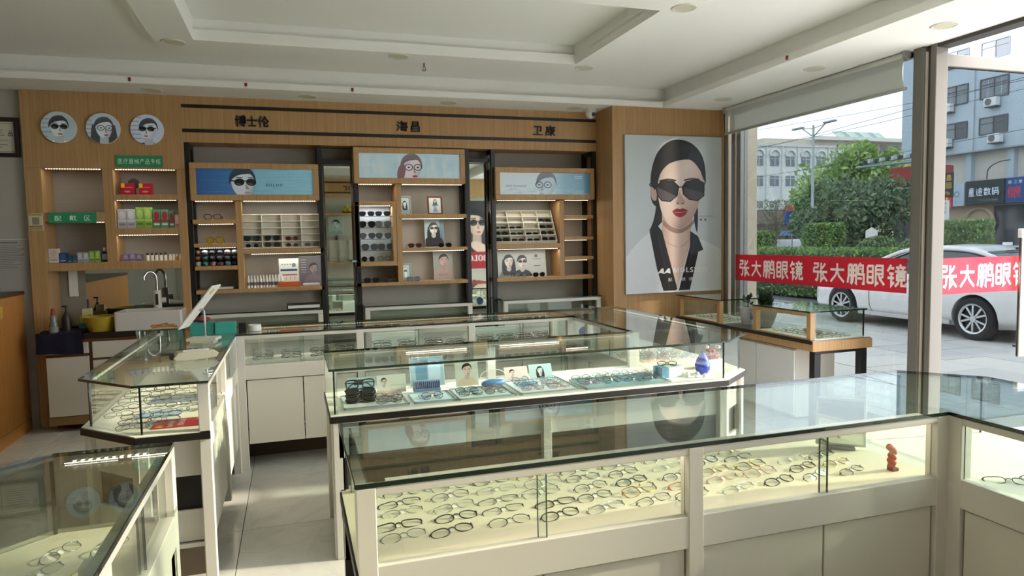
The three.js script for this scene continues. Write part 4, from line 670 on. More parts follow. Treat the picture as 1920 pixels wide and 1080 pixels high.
// counter-top mirror standing inside the nearest counter's right end, with a red ornament
{
  const m = thing('table_mirror', 'small framed mirror standing in the nearest counter by the corner', 'mirror', [2.02, DECK, -2.13], R(-38)); part(m, 'frame', rbx(-0.09, 0.09, 0.01, 0.2, -0.006, 0.006, 0.004), std('#cfd4d4', 0.3)); part(m, 'glass', bx(-0.08, 0.08, 0.02, 0.19, 0.006, 0.008), M.mirror); part(m, 'stand', rbx(-0.05, 0.05, 0, 0.012, -0.05, 0.03, 0.003), std('#8f9494', 0.4));
  const r = thing('flower_ornament', 'small coral red ornament beside the corner post of the nearest counter', 'ornament', [1.995, DECK, -1.86]); const g = []; for (let k = 0; k < 9; k++) g.push(ball(0.013, rr(-0.012, 0.012), 0.012 + k * 0.009, rr(-0.01, 0.01), 1, 1, 1, 8, 6)); part(r, 'coral', g, std('#b5523f', 0.5)); part(r, 'foot', rbx(-0.014, 0.014, 0, 0.012, -0.014, 0.014, 0.003), std('#7a3a2c', 0.5));
}
// ================================================================ goods on the back wall
function box3(name, w, h, d, pos, mat, label, category = 'box', group, r = 0.003) { return at(single(name, rbx(-w / 2, w / 2, 0, h, -d / 2, d / 2, r, 1), mat, label, category, group), ...pos); }
function printedBox(name, w, h, d, pos, color, draw, label, group) {
  const t = thing(name, label, 'box', pos, 0, group); part(t, 'carton', rbx(-w / 2, w / 2, 0, h, -d / 2, d / 2, 0.002, 1), std(color, 0.5)); const g = new THREE.PlaneGeometry(w * 0.98, h * 0.98); g.translate(0, h / 2, d / 2 + 0.001); part(t, 'print', g, printMat(96, Math.max(16, Math.round(96 * h / w)), draw)); return t;
}
const sg = (p, label, o) => glasses(p, label, o.group ?? 'sunglasses on the display shelves', { name: 'sunglasses', pose: 'open', thick: 0.002, lens: lensDark, ...o });
glasses([-0.68, 1.795, -6.90], 'black eyeglasses alone on the top left shelf', undefined, { kind: 'square', frame: 'black', pose: 'open', thick: 0.0028, scale: 1.18 });
glasses([-0.67, 1.577, -6.90], 'black eyeglasses with yellow lenses on the left shelf', undefined, { kind: 'aviator', frame: 'black', lens: lensYellow, pose: 'open', thick: 0.0022, scale: 1.1 });
{ // glasses cases piled on the third left shelf
  const cols = [['#b9c9b4', '#4f8f8f', '#b8838c', '#5a4a44', '#5f7f86', '#2c3440'], ['#6b4038', '#3d6663', '#22242c', '#31424a', '#3b4650', '#20242c'], ['#5a3a33', '#7d8390', '#1e1f2b', '#24263a', '#8d6f74', '#7f8aa0']];
  const nm = [['mint', 'teal', 'pink', 'brown', 'grey-teal', 'navy'], ['maroon', 'green', 'black', 'slate', 'dark grey', 'near-black'], ['dark red', 'pale grey', 'inky', 'dark blue', 'dusty pink', 'light blue-grey']];
  cols.forEach((row, j) => row.forEach((c, i) => { const o = thing('glasses_case', nm[j][i] + ' soft glasses case in the ' + ['bottom', 'middle', 'top'][j] + ' layer of the case pile', 'glasses case', [-0.825 + i * 0.064, 1.369 + j * 0.052, -6.94 + rr(-0.01, 0.01)], rr(-0.08, 0.08), 'glasses cases piled on the left shelf'); const g = new THREE.SphereGeometry(0.032, 16, 10); g.scale(0.98, 0.8, 2.2); const p = g.attributes.position; for (let k = 0; k < p.count; k++) p.setY(k, Math.max(-0.02, p.getY(k))); g.computeVertexNormals(); g.translate(0, 0.02, 0); part(o, 'shell', g, std(c, 0.55)); part(o, 'zip', tube([[-0.031, 0.024, -0.03], [-0.03, 0.024, 0.03], [0, 0.024, 0.071], [0.03, 0.024, 0.03], [0.031, 0.024, -0.03]], 0.0015, 16, 4), std('#2a2826', 0.5)); }));
}
box3('folded_cloth', 0.14, 0.02, 0.12, [-0.6, 1.15, -6.95], M.paper, 'folded white cloth on the lowest left shelf', 'cloth', undefined, 0.008);
// slatted tray racks for sunglasses
function rack(x, y, z, W, H, lean, label, filled, words) {
  const t = thing('sunglasses_rack', label, 'rack', [x, y, z]), inner = new THREE.Group(); const wm = std('#cfcabb', 0.5), ax = new THREE.Matrix4().makeRotationX(-lean), G = (a, b, c, d, e, f) => rbx(a, b, c, d, e, f, 0.002, 1).applyMatrix4(ax);
  part(t, 'back', G(-W / 2, W / 2, 0, H, -0.012, -0.006), wm); for (let k = 0; k <= 5; k++) part(t, 'ledge', G(-W / 2, W / 2, k * (H - 0.008) / 5, k * (H - 0.008) / 5 + 0.008, -0.006, 0.045), wm); for (let k = 0; k <= 4; k++) part(t, 'divider', G(-W / 2 + k * (W - 0.008) / 4, -W / 2 + k * (W - 0.008) / 4 + 0.008, 0.008, H, -0.006, 0.043), wm); part(t, 'foot', rbx(-W / 2, W / 2, 0, 0.02, -0.1, 0.02, 0.003), wm);
  for (const [c, r, o] of filled) { const v = new THREE.Vector3(-W / 2 + (c + 0.5) * W / 4, (4 - r) * (H - 0.008) / 5 + 0.0095, 0.012).applyMatrix4(ax); const s = sg([x + v.x, y + v.y, z + v.z], words(o) + ' in the ' + ORD[c] + ' column, ' + ['top', 'second', 'third', 'fourth', 'bottom'][r] + ' row of the ' + label.split(' ')[0] + ' rack', { pose: 'folded', group: 'sunglasses in the ' + label.split(' ')[0] + ' rack', lay: lean, ...o }); }
}
rack(-0.08, 1.515, -6.93, 0.72, 0.325, R(6), 'left white rack of tray slots on the left display bay', [[0, 3, { kind: 'big', frame: 'grey', lens: lensTeal, c: 'teal' }], [1, 3, { kind: 'aviator', frame: 'silver', lens: lensDark, c: 'silver-rimmed' }], [2, 3, { kind: 'round', frame: 'pink', lens: lensRed, c: 'pink-framed' }], [0, 4, { kind: 'round', frame: 'white', lens: lensDark, c: 'white-framed' }], [1, 4, { kind: 'aviator', frame: 'grey', lens: lensBrown, c: 'grey-framed' }], [2, 4, { kind: 'round', frame: 'white', lens: lensRed, c: 'red-lensed' }], [3, 4, { kind: 'cat', frame: 'pink', lens: lensPurple, c: 'pinkish' }]], (o) => o.c + ' sunglasses');
rack(2.365, 1.515, -6.89, 0.69, 0.385, R(30), 'right white rack of tray slots on the right display bay', [[3, 1], [0, 2], [1, 2], [3, 2], [0, 3], [1, 3], [2, 3], [3, 3], [0, 4], [1, 4], [2, 4], [3, 4]].map(([c, r], i) => [c, r, { kind: ['big', 'cat', 'square', 'aviator'][i % 4], frame: i === 9 ? 'tortoise' : 'black', lens: i === 9 ? lensBrown : lensDark, scale: 1.1 }]), (o) => (o.frame === 'tortoise' ? 'brown' : 'black') + ' sunglasses');
for (let k = 0; k < 12; k++) { const b = thing('lotion_bottle', 'small white bottle on the low left shelf, ' + ORD[k] + ' in the row', 'bottle', [-0.395 + k * 0.027, 1.15, -6.90 - (k % 2) * 0.01], 0, 'white bottles in a row'); part(b, 'body', cyl(0.0115, 0.0115, 0.085, 0, 0.0425, 0, 12), M.paper); part(b, 'label', cyl(0.0119, 0.0119, 0.03, 0, 0.04, 0, 12), std('#6e6a6c', 0.5)); part(b, 'cap', cyl(0.005, 0.0085, 0.035, 0, 0.1025, 0, 12), M.paper); }
{
  const t = thing('leaflet_box', 'white and orange leaflet box on the low left shelf', 'box', [-0.03, 1.15, -6.92]); part(t, 'orange_base', rbx(-0.1, 0.1, 0, 0.05, -0.04, 0.05, 0.003), std('#c9652a', 0.5)); part(t, 'board', rbx(-0.09, 0.09, 0.05, 0.27, -0.03, -0.02, 0.002), M.paper);
  const g = new THREE.PlaneGeometry(0.176, 0.216); g.translate(0, 0.16, -0.019); part(t, 'print', g, printMat(160, 200, (c) => { c.fillStyle = '#d6d8d2'; c.fillRect(0, 0, 160, 200); c.fillStyle = '#3b4470'; c.fillRect(10, 92, 140, 18); c.fillStyle = '#70838a'; c.beginPath(); c.arc(122, 58, 18, 0, 7); c.fill(); c.fillStyle = '#8a8f90'; for (let k = 0; k < 4; k++) { c.beginPath(); c.arc(26 + k * 22, 50, 7, 0, 7); c.fill(); c.fillRect(16 + k * 36, 160, 5, 26); } c.fillStyle = '#a5564c'; c.fillRect(12, 138, 136, 10); }));
  card(0.17, -7.0, 0.21, 0.29, (c, w, h) => { c.fillStyle = '#77737c'; c.fillRect(0, 0, w, h); portrait(c, 165, 150, 120, { skin: '#a59a9c', coat: '#8a8187', hair: '#3d3a3d', glasses: '' }); c.fillStyle = '#c9c6cc'; for (let k = 0; k < 6; k++) c.fillRect(20, 40 + k * 30, 60, 6); }, 'grey portrait card beside the leaflet box', 8, 1.15);
  box3('folded_cloth', 0.16, 0.03, 0.08, [0.17, 1.15, -6.9], std('#c9bdba', 0.8), 'crumpled pale cloth at the end of the low left shelf', 'cloth', undefined, 0.012);
  const f = thing('folder', 'black ring folder lying on the left low case', 'folder', [0.09, 0.95, -6.82]); part(f, 'cover', [rbx(-0.15, 0.15, 0, 0.006, -0.1, 0.1, 0.002), rbx(-0.15, 0.15, 0.034, 0.04, -0.1, 0.1, 0.002), rbx(-0.15, -0.142, 0.006, 0.034, -0.1, 0.1, 0.002)], M.black); part(f, 'pages', bx(-0.14, 0.145, 0.006, 0.034, -0.095, 0.095), M.paper);
}
// middle bay
function photoFrame(x, y, z, w, h, col, bg, draw, label, turn = 0) { const t = thing('photo_frame', label, 'photo frame', [x, y, z], turn), b = 0.016, lean = R(8), q = []; for (const [a, c, d, e] of [[-w / 2, w / 2, 0, b], [-w / 2, w / 2, h - b, h], [-w / 2, -w / 2 + b, b, h - b], [w / 2 - b, w / 2, b, h - b]]) q.push(rbx(a, c, d, e, -0.012, 0.004, 0.002)); const m = part(t, 'frame', q, std(col, 0.45)); const g = new THREE.PlaneGeometry(w - 2 * b, h - 2 * b); g.translate(0, h / 2, -0.002); const p = part(t, 'photo', g, printMat(128, 170, (c, W, H) => { c.fillStyle = bg; c.fillRect(0, 0, W, H); draw(c, W, H); })); const s = part(t, 'back', bx(-w / 2 + 0.004, w / 2 - 0.004, 0.004, h - 0.004, -0.016, -0.006), M.black); m.rotation.x = p.rotation.x = s.rotation.x = -lean; }
photoFrame(1.11, 1.83, -6.95, 0.13, 0.19, '#8b8389', '#9fb8b4', (c) => portrait(c, 62, 70, 60, { long: true, skin: '#cfd6d0', coat: '#7f9a98', glasses: '' }), 'grey framed photo of a long-haired woman on the upper middle shelf', R(12));
photoFrame(1.41, 1.83, -6.93, 0.155, 0.19, '#5f2a18', '#c9d0cc', (c) => { portrait(c, 66, 40, 34, { long: true, skin: '#cfc6bc', coat: '#6f8ba3', glasses: '' }); c.fillStyle = '#7f98b0'; c.beginPath(); c.moveTo(40, 160); c.lineTo(62, 80); c.lineTo(100, 160); c.fill(); }, 'red-brown framed photo of a woman in a blue dress');
photoFrame(1.10, 1.16, -6.96, 0.12, 0.18, '#7d7a78', '#8fb0a8', (c) => { c.fillStyle = '#d4dcd6'; c.fillRect(50, 30, 30, 110); portrait(c, 64, 36, 26, { glasses: '' }); }, 'grey framed photo on the bottom middle shelf', R(12));
card(1.415, -7.02, 0.2, 0.285, (c, w, h) => { c.fillStyle = '#96adb0'; c.fillRect(0, 0, w, h); c.fillStyle = '#5f7d92'; c.fillRect(200, 0, 56, h); portrait(c, 118, 120, 150, { long: true, skin: '#d3d3cc', coat: '#23222a', hair: '#1b1a20' }); }, 'card of a dark-haired woman in sunglasses on the middle shelf', 7, 1.497);
card(1.50, -7.02, 0.205, 0.295, (c, w, h) => { c.fillStyle = '#8f908c'; c.fillRect(0, 0, w, h); portrait(c, 134, 120, 150, { skin: '#b99c98', coat: '#a3928c', hair: '#20191b', glasses: '' }); c.fillStyle = '#5d4c48'; c.font = 'bold 26px serif'; c.fillText('MOLSION', 60, 318); }, 'card of a man resting his chin on the bottom middle shelf', 7, 1.16);
sg([1.185, 1.497, -6.89], 'brown sunglasses on the middle bay shelf left of the portrait card', { kind: 'cat', frame: 'tortoise', lens: lensBrown, scale: 1.05 }); sg([1.49, 1.497, -6.88], 'black sunglasses on the middle bay shelf before the portrait card', { kind: 'square', frame: 'black', turn: R(-14), scale: 1.05 });
sg([0.745, 1.16, -6.89], 'dark sunglasses at the left end of the bottom middle shelf', { kind: 'cat', frame: 'tortoise', lens: lensDark, scale: 1.15 }); sg([0.93, 1.16, -6.9], 'brownish sunglasses right of the dark pair on the bottom middle shelf', { kind: 'square', frame: 'grey', lens: lensBrown }); sg([1.16, 1.16, -6.88], 'black sunglasses before the small grey photo frame', { kind: 'square', frame: 'black', turn: R(12), scale: 1.15 });
for (let r = 0; r < 5; r++) for (let i = 0; i < 2; i++) { const k = r * 2 + i; sg([0.722 + i * 0.158 + (r === 1 ? 0.02 : 0), r === 0 ? 1.368 : 1.4805 + (r - 1) * 0.112, -6.93], [['round dark', 'round clear-lensed'], ['grey-tinted', 'grey-tinted'], ['silver-rimmed grey', 'silver-rimmed grey'], ['black oversized', 'grey oversized'], ['black cat-eye', 'black cat-eye']][r][i] + ' glasses on the ' + ['bottom', 'fourth', 'third', 'second', 'top'][r] + ' cabinet shelf, ' + ['left', 'right'][i] + ' pair', { kind: ['round', 'big', 'aviator', 'big', 'cat'][r], frame: r === 2 ? 'silver' : 'black', lens: r === 0 && i ? lensClear : r === 2 ? lensGrey : r === 3 && i ? lensGrey : r === 1 ? lensGrey : lensDark, group: 'sunglasses in the glass-shelved cabinet', turn: R(r === 2 ? -18 : -4), scale: 1.14, thick: 0.0018 }); }
box3('folded_cloth', 0.09, 0.02, 0.06, [0.6, 1.369 - 0.0, -6.88], std('#7fb3c4', 0.7), 'pale blue folded cloth on the cabinet frame corner', 'cloth', undefined, 0.006).visible = true;
// right bay
card(2.37, -7.03, 0.55, 0.285, (c, w, h) => { c.fillStyle = '#b3b7b3'; c.fillRect(0, 0, w, h); portrait(c, 56, 56, 62, { long: true, skin: '#d5d2cb', coat: '#6e7472', glasses: '', hair: '#1a191c' }); portrait(c, 128, 60, 62, { skin: '#d7d3cc', coat: '#17171b', hair: '#131216' }); c.fillStyle = '#4d5a58'; c.fillRect(198, 22, 16, 14); c.fillRect(188, 44, 44, 3); c.fillRect(192, 78, 36, 4); }, 'wide grey card with two portraits on the bottom right shelf', 8, 1.16);
glasses([2.30, 1.16, -6.88], 'black clear-lensed eyeglasses before the wide portrait card', undefined, { kind: 'round', frame: 'black', pose: 'open', thick: 0.002, scale: 1.15 }); sg([2.50, 1.16, -6.87], 'black sunglasses before the wide portrait card', { kind: 'square', frame: 'black', turn: R(10), scale: 1.15 });
// left unit: contact lens goods
[[-1.363, 'left'], [-1.22, 'right']].forEach(([x, n]) => printedBox('care_box', 0.11, 0.105, 0.07, [x, 2.02, -6.93], '#a8192c', (c, w, h) => { c.fillStyle = '#b01c30'; c.fillRect(0, 0, w, h); c.fillStyle = '#e0b93a'; c.fillRect(2, 2, 26, 34); c.fillStyle = '#d98a94'; c.fillRect(34, 30, 50, 6); c.beginPath(); c.ellipse(46, 66, 22, 8, 0, 0, 7); c.fill(); }, 'red carton with yellow corner on the top compartment, ' + n + ' one', 'red cartons'));
at(single('round_tin', cyl(0.045, 0.045, 0.02, 0, 0.045, 0, 24, 'z'), std('#23252b', 0.5), 'dark round tin behind the left red carton', 'tin'), -1.33, 2.02 + 0.09, -6.99).position.y = 2.083;
const boxDraw = (a, b, d) => (c, w, h) => { c.fillStyle = a; c.fillRect(0, 0, w, h); c.fillStyle = b; c.beginPath(); c.ellipse(w / 2, h * 0.32, w * 0.36, h * 0.22, 0, 0, 7); c.fill(); c.fillRect(0, h * 0.55, w, h * 0.12); c.fillStyle = d; c.fillRect(w * 0.15, h * 0.75, w * 0.7, h * 0.1); };
[['#a8a9b2', '#c8c9ce', '#7d7f92', 'grey and white'], ['#aeb0b8', '#cfd0d4', '#858798', 'pale grey'], ['#7fa548', '#a8c46a', '#4f7a2c', 'light green'], ['#88ad4c', '#b0cc74', '#588330', 'bright green'], ['#4d8668', '#a92c38', '#cfdcd0', 'green and red'], ['#568c70', '#a92c38', '#cfdcd0', 'dark green and red'], ['#3f7a5c', '#8f2b36', '#d9d2c4', 'slim green'], ['#c9a9ae', '#dfc6c8', '#a86c78', 'pink']].forEach(([a, b, d, n], i) => { const W = [0.072, 0.07, 0.065, 0.065, 0.064, 0.064, 0.044, 0.038][i], X = [-1.42, -1.347, -1.277, -1.21, -1.143, -1.077, -1.02, -0.976][i], Hh = [0.17, 0.17, 0.185, 0.185, 0.165, 0.165, 0.15, 0.12][i]; printedBox('care_box', W, Hh, 0.06, [X, 1.724, -6.92], a, boxDraw(a, b, d), n + ' carton on the middle compartment, ' + ORD[i] + ' from left', 'cartons on the middle compartment'); });
[['#7b6f92', 'purple'], ['#85789a', 'lilac'], ['#6d6286', 'dark purple']].forEach(([c, n], i) => printedBox('care_box', 0.05, 0.06 + 0.012 * (i % 2), 0.05, [-1.41 + i * 0.054, 1.432, -6.92], c, boxDraw(c, '#a79cba', '#5a5070'), n + ' small carton on the lower right compartment', 'purple cartons'));
for (let k = 0; k < 9; k++) { const row = k < 5 ? 0 : 1, x = row ? -1.05 + (k - 5) * 0.027 : -1.235 + k * 0.036; const b = thing('drop_bottle', 'white ' + (row ? 'short' : 'black-capped') + ' bottle on the lower right compartment, ' + ORD[row ? k - 5 : k] + ' of its group', 'bottle', [x, 1.432, -6.91], 0, 'small bottles on the lower right compartment'); part(b, 'body', cyl(0.013, 0.013, row ? 0.035 : 0.05, 0, row ? 0.0175 : 0.025, 0, 12), k === 7 ? std('#c98a3a', 0.5) : M.paper); part(b, 'cap', cyl(0.009, 0.01, 0.02, 0, row ? 0.045 : 0.06, 0, 12), row ? M.paper : M.black); }
[['#d6cfc4', '#c8beb0', '#a59a8c', 'tall cream', 0.075, 0.125], ['#27406e', '#3f62a0', '#d0d6e0', 'navy and white', 0.06, 0.085], ['#1f3b56', '#2f5a72', '#9fb4c0', 'dark blue', 0.036, 0.06], ['#234560', '#34607a', '#a6b9c4', 'blue-green', 0.036, 0.06], ['#a6a8b4', '#c8cad2', '#80829a', 'grey', 0.042, 0.088], ['#acaebb', '#ccced6', '#888aa0', 'lavender grey', 0.042, 0.088], ['#7fa044', '#a4c064', '#4f742a', 'green', 0.042, 0.1], ['#86a84a', '#aec86e', '#567c2e', 'light green', 0.042, 0.1]].forEach(([a, b, d, n, W, Hh], i) => printedBox('care_box', W, Hh, 0.05, [[-1.965, -1.895, -1.844, -1.806, -1.765, -1.72, -1.674, -1.629][i], 1.432, -6.92], a, boxDraw(a, b, d), n + ' carton on the lower left compartment, ' + ORD[i] + ' from left', 'cartons on the lower left compartment'));
{ const b = thing('care_bottle', 'navy pump bottle at the right end of the lower left compartment', 'bottle', [-1.578, 1.432, -6.92]); part(b, 'body', rbx(-0.022, 0.022, 0, 0.095, -0.016, 0.016, 0.008), std('#1d2f55', 0.4)); part(b, 'label', bx(-0.018, 0.018, 0.02, 0.07, 0.0162, 0.0168), std('#8fa6c4', 0.5)); part(b, 'cap', cyl(0.01, 0.012, 0.03, 0, 0.11, 0, 14), M.paper); }
// ---------------------------------------------------------------- sink corner
{
  const c = thing('sink_cabinet', 'white cabinet with wood trim and dark top under the shelf unit', 'cabinet', [-1.48, 0, -6.63]);
  part(c, 'carcass', bx(-0.52, 0.52, 0.08, 0.79, -0.48, -0.02), M.redwood); part(c, 'worktop', rbx(-0.525, 0.525, 0.79, 0.84, -0.49, 0.03, 0.004), M.black); part(c, 'toe_kick', bx(-0.52, 0.52, 0, 0.08, -0.46, -0.2), std('#6b5136', 0.7));
  part(c, 'edge_trim', bx(-0.522, 0.522, 0.765, 0.79, -0.02, 0.006), M.redwood); part(c, 'bottom_trim', bx(-0.522, 0.522, 0.06, 0.13, -0.03, 0.0), std('#8a6a42', 0.6));
  for (const [a, b, y0, y1, n] of [[-0.515, -0.2, 0.665, 0.76, 'drawer'], [-0.17, 0.5, 0.62, 0.76, 'drawer'], [-0.515, -0.2, 0.135, 0.64, 'door'], [-0.17, 0.5, 0.135, 0.6, 'door']]) part(c, n, rbx(a, b, y0, y1, -0.02, 0, 0.003), M.offwhite);
  const o = new THREE.Shape(); const RR = (s, w, h, r) => { s.moveTo(-w + r, -h); s.lineTo(w - r, -h); s.quadraticCurveTo(w, -h, w, -h + r); s.lineTo(w, h - r); s.quadraticCurveTo(w, h, w - r, h); s.lineTo(-w + r, h); s.quadraticCurveTo(-w, h, -w, h - r); s.lineTo(-w, -h + r); s.quadraticCurveTo(-w, -h, -w + r, -h); };
  RR(o, 0.26, 0.19, 0.02); const hole = new THREE.Path(); RR(hole, 0.24, 0.15, 0.03); o.holes.push(hole);
  const g = new THREE.ExtrudeGeometry(o, { depth: 0.15, bevelEnabled: true, bevelSize: 0.006, bevelThickness: 0.006, bevelSegments: 2 }); g.rotateX(-Math.PI / 2);
  const s = thing('wash_basin', 'white rectangular vessel basin on the dark worktop', 'basin', [-1.2, 0.846, -6.78]); part(s, 'bowl', g, phys({ color: '#cfc9c4', roughness: 0.2, clearcoat: 0.5 })); part(s, 'bottom', bx(-0.25, 0.25, 0, 0.02, -0.17, 0.17), M.offwhite);
  const f = thing('faucet', 'white heated faucet with a chrome gooseneck behind the basin', 'faucet', [-1.18, 1.0, -6.94]); part(f, 'body', cyl(0.032, 0.036, 0.16, 0, 0.08, 0, 20), M.white); part(f, 'panel', rbx(-0.012, 0.012, 0.03, 0.13, 0.03, 0.036, 0.005), M.black); part(f, 'spout', tube([[0, 0.16, 0], [0, 0.27, 0], [-0.02, 0.32, 0.01], [-0.06, 0.33, 0.03], [-0.09, 0.29, 0.05], [-0.092, 0.26, 0.052]], 0.011, 30, 10), M.chrome); part(f, 'knob', cyl(0.024, 0.024, 0.04, 0.05, 0.07, 0, 16, 'x'), M.white);
  at(single('plastic_basin', lathe([[0.001, 0.005], [0.095, 0.005], [0.1, 0.0], [0.128, 0.115], [0.142, 0.12], [0.142, 0.128], [0.122, 0.124], [0.093, 0.012], [0.001, 0.01]], 36), std('#ac952c', 0.45), 'yellow round plastic basin beside the white wash basin', 'basin'), -1.59, 0.842, -6.72);
  const b1 = thing('soap_bottle', 'clear bottle with a red cap on the sink worktop', 'bottle', [-1.925, 0.84, -6.64]); part(b1, 'body', lathe([[0.001, 0], [0.03, 0], [0.034, 0.01], [0.034, 0.07], [0.028, 0.1], [0.022, 0.12], [0.026, 0.14], [0.016, 0.165], [0.001, 0.17]], 20), phys({ color: '#9aa09c', roughness: 0.15, transmission: 0.5, thickness: 0 })); part(b1, 'label', cyl(0.0345, 0.0345, 0.045, 0, 0.04, 0, 20), std('#8b8a86', 0.5)); part(b1, 'cap', cyl(0.012, 0.018, 0.05, 0, 0.19, 0, 14), std('#8e2a24', 0.5));
  const b2 = thing('pump_bottle', 'black pump bottle on the sink worktop', 'bottle', [-1.835, 0.84, -6.66]); part(b2, 'body', lathe([[0.001, 0], [0.034, 0], [0.036, 0.02], [0.036, 0.12], [0.016, 0.165], [0.012, 0.18], [0.001, 0.18]], 20), M.black); part(b2, 'pump', [cyl(0.006, 0.006, 0.05, 0, 0.2, 0, 10), rbx(-0.03, 0.012, 0.222, 0.236, -0.008, 0.008, 0.003)], M.black);
  box3('care_box', 0.11, 0.12, 0.06, [-1.75, 0.84, -6.93], std('#b6a145', 0.5), 'yellow carton standing by the splash mirror', 'box'); box3('care_box', 0.07, 0.06, 0.05, [-1.745, 0.96, -6.93], std('#cfc99a', 0.5), 'small cream carton on the yellow carton', 'box'); box3('care_box', 0.14, 0.07, 0.06, [-1.72, 0.84, -6.84], std('#5f97a0', 0.5), 'turquoise patterned packet behind the yellow basin', 'packet', undefined, 0.012);
  at(single('cloth_bundle', ball(0.045, 0, 0.03, 0, 1.2, 0.7, 0.8, 14, 10), std('#5a3431', 0.8), 'dark red and grey cloth bundle on the turquoise packet', 'cloth'), -1.70, 0.909, -6.86);
  // navy cloth over the worktop edge
  const cl = new THREE.PlaneGeometry(0.34, 0.42, 24, 30), p = cl.attributes.position; for (let i = 0; i < p.count; i++) { const u = p.getX(i), v = p.getY(i) + 0.21; const w = 0.006 * Math.sin(u * 40) + 0.004 * Math.sin(u * 23 + v * 20); if (v > 0.2) p.setXYZ(i, u, 0.012 + 0.006 * Math.sin(v * 30 + u * 20), -(v - 0.2)); else p.setXYZ(i, u + 0.02 * (0.2 - v) * Math.sin(u * 9), 0.012 - (0.2 - v) * (0.85 + 0.3 * (u + 0.17)), 0.014 + w + 0.01 * (0.2 - v)); }
  cl.computeVertexNormals(); at(single('towel', cl, std('#14152e', 0.95, { side: THREE.DoubleSide }), 'navy towel draped over the sink worktop edge', 'towel'), -1.875, 0.842, -6.595);
}
{ // reception counter at the far left
  const r = thing('reception_counter', 'tall orange-wood reception counter at the left edge', 'counter', [-2.5, 0, -5.4]); part(r, 'side_panel', rbx(-0.3, 0.3, 0.1, 1.17, -1.47, 1.9, 0.004), M.orangeWood); part(r, 'top', rbx(-0.33, 0.305, 1.17, 1.2, -1.48, 1.92, 0.004), std('#4a3320', 0.4)); part(r, 'plinth', bx(-0.28, 0.303, 0, 0.1, -1.46, 1.89), M.orangeWood);
  const m = thing('monitor', 'black monitor edge on the reception counter', 'monitor', [-2.34, 1.2, -6.3], R(60)); part(m, 'screen', rbx(-0.2, 0.2, 0.03, 0.28, -0.02, 0.02, 0.006), M.black); part(m, 'stand', rbx(-0.08, 0.08, 0, 0.03, -0.06, 0.06, 0.004), M.black);
  const s = thing('wall_sign', 'yellow card stuck on the reception counter side', 'sign', [-2.197, 1.06, -6.28], Math.PI / 2); part(s, 'card', rbx(-0.11, 0.11, -0.05, 0.05, 0, 0.003, 0.001), std('#b69a3c', 0.6)); sheet(s, 'print', 0.21, 0.095, printMat(160, 72, (g) => { g.fillStyle = '#c4a640'; g.fillRect(0, 0, 160, 72); g.fillStyle = '#8a7a3a'; for (let k = 0; k < 4; k++) g.fillRect(12, 12 + k * 15, rr(70, 130), 5); }), 0.004);
}
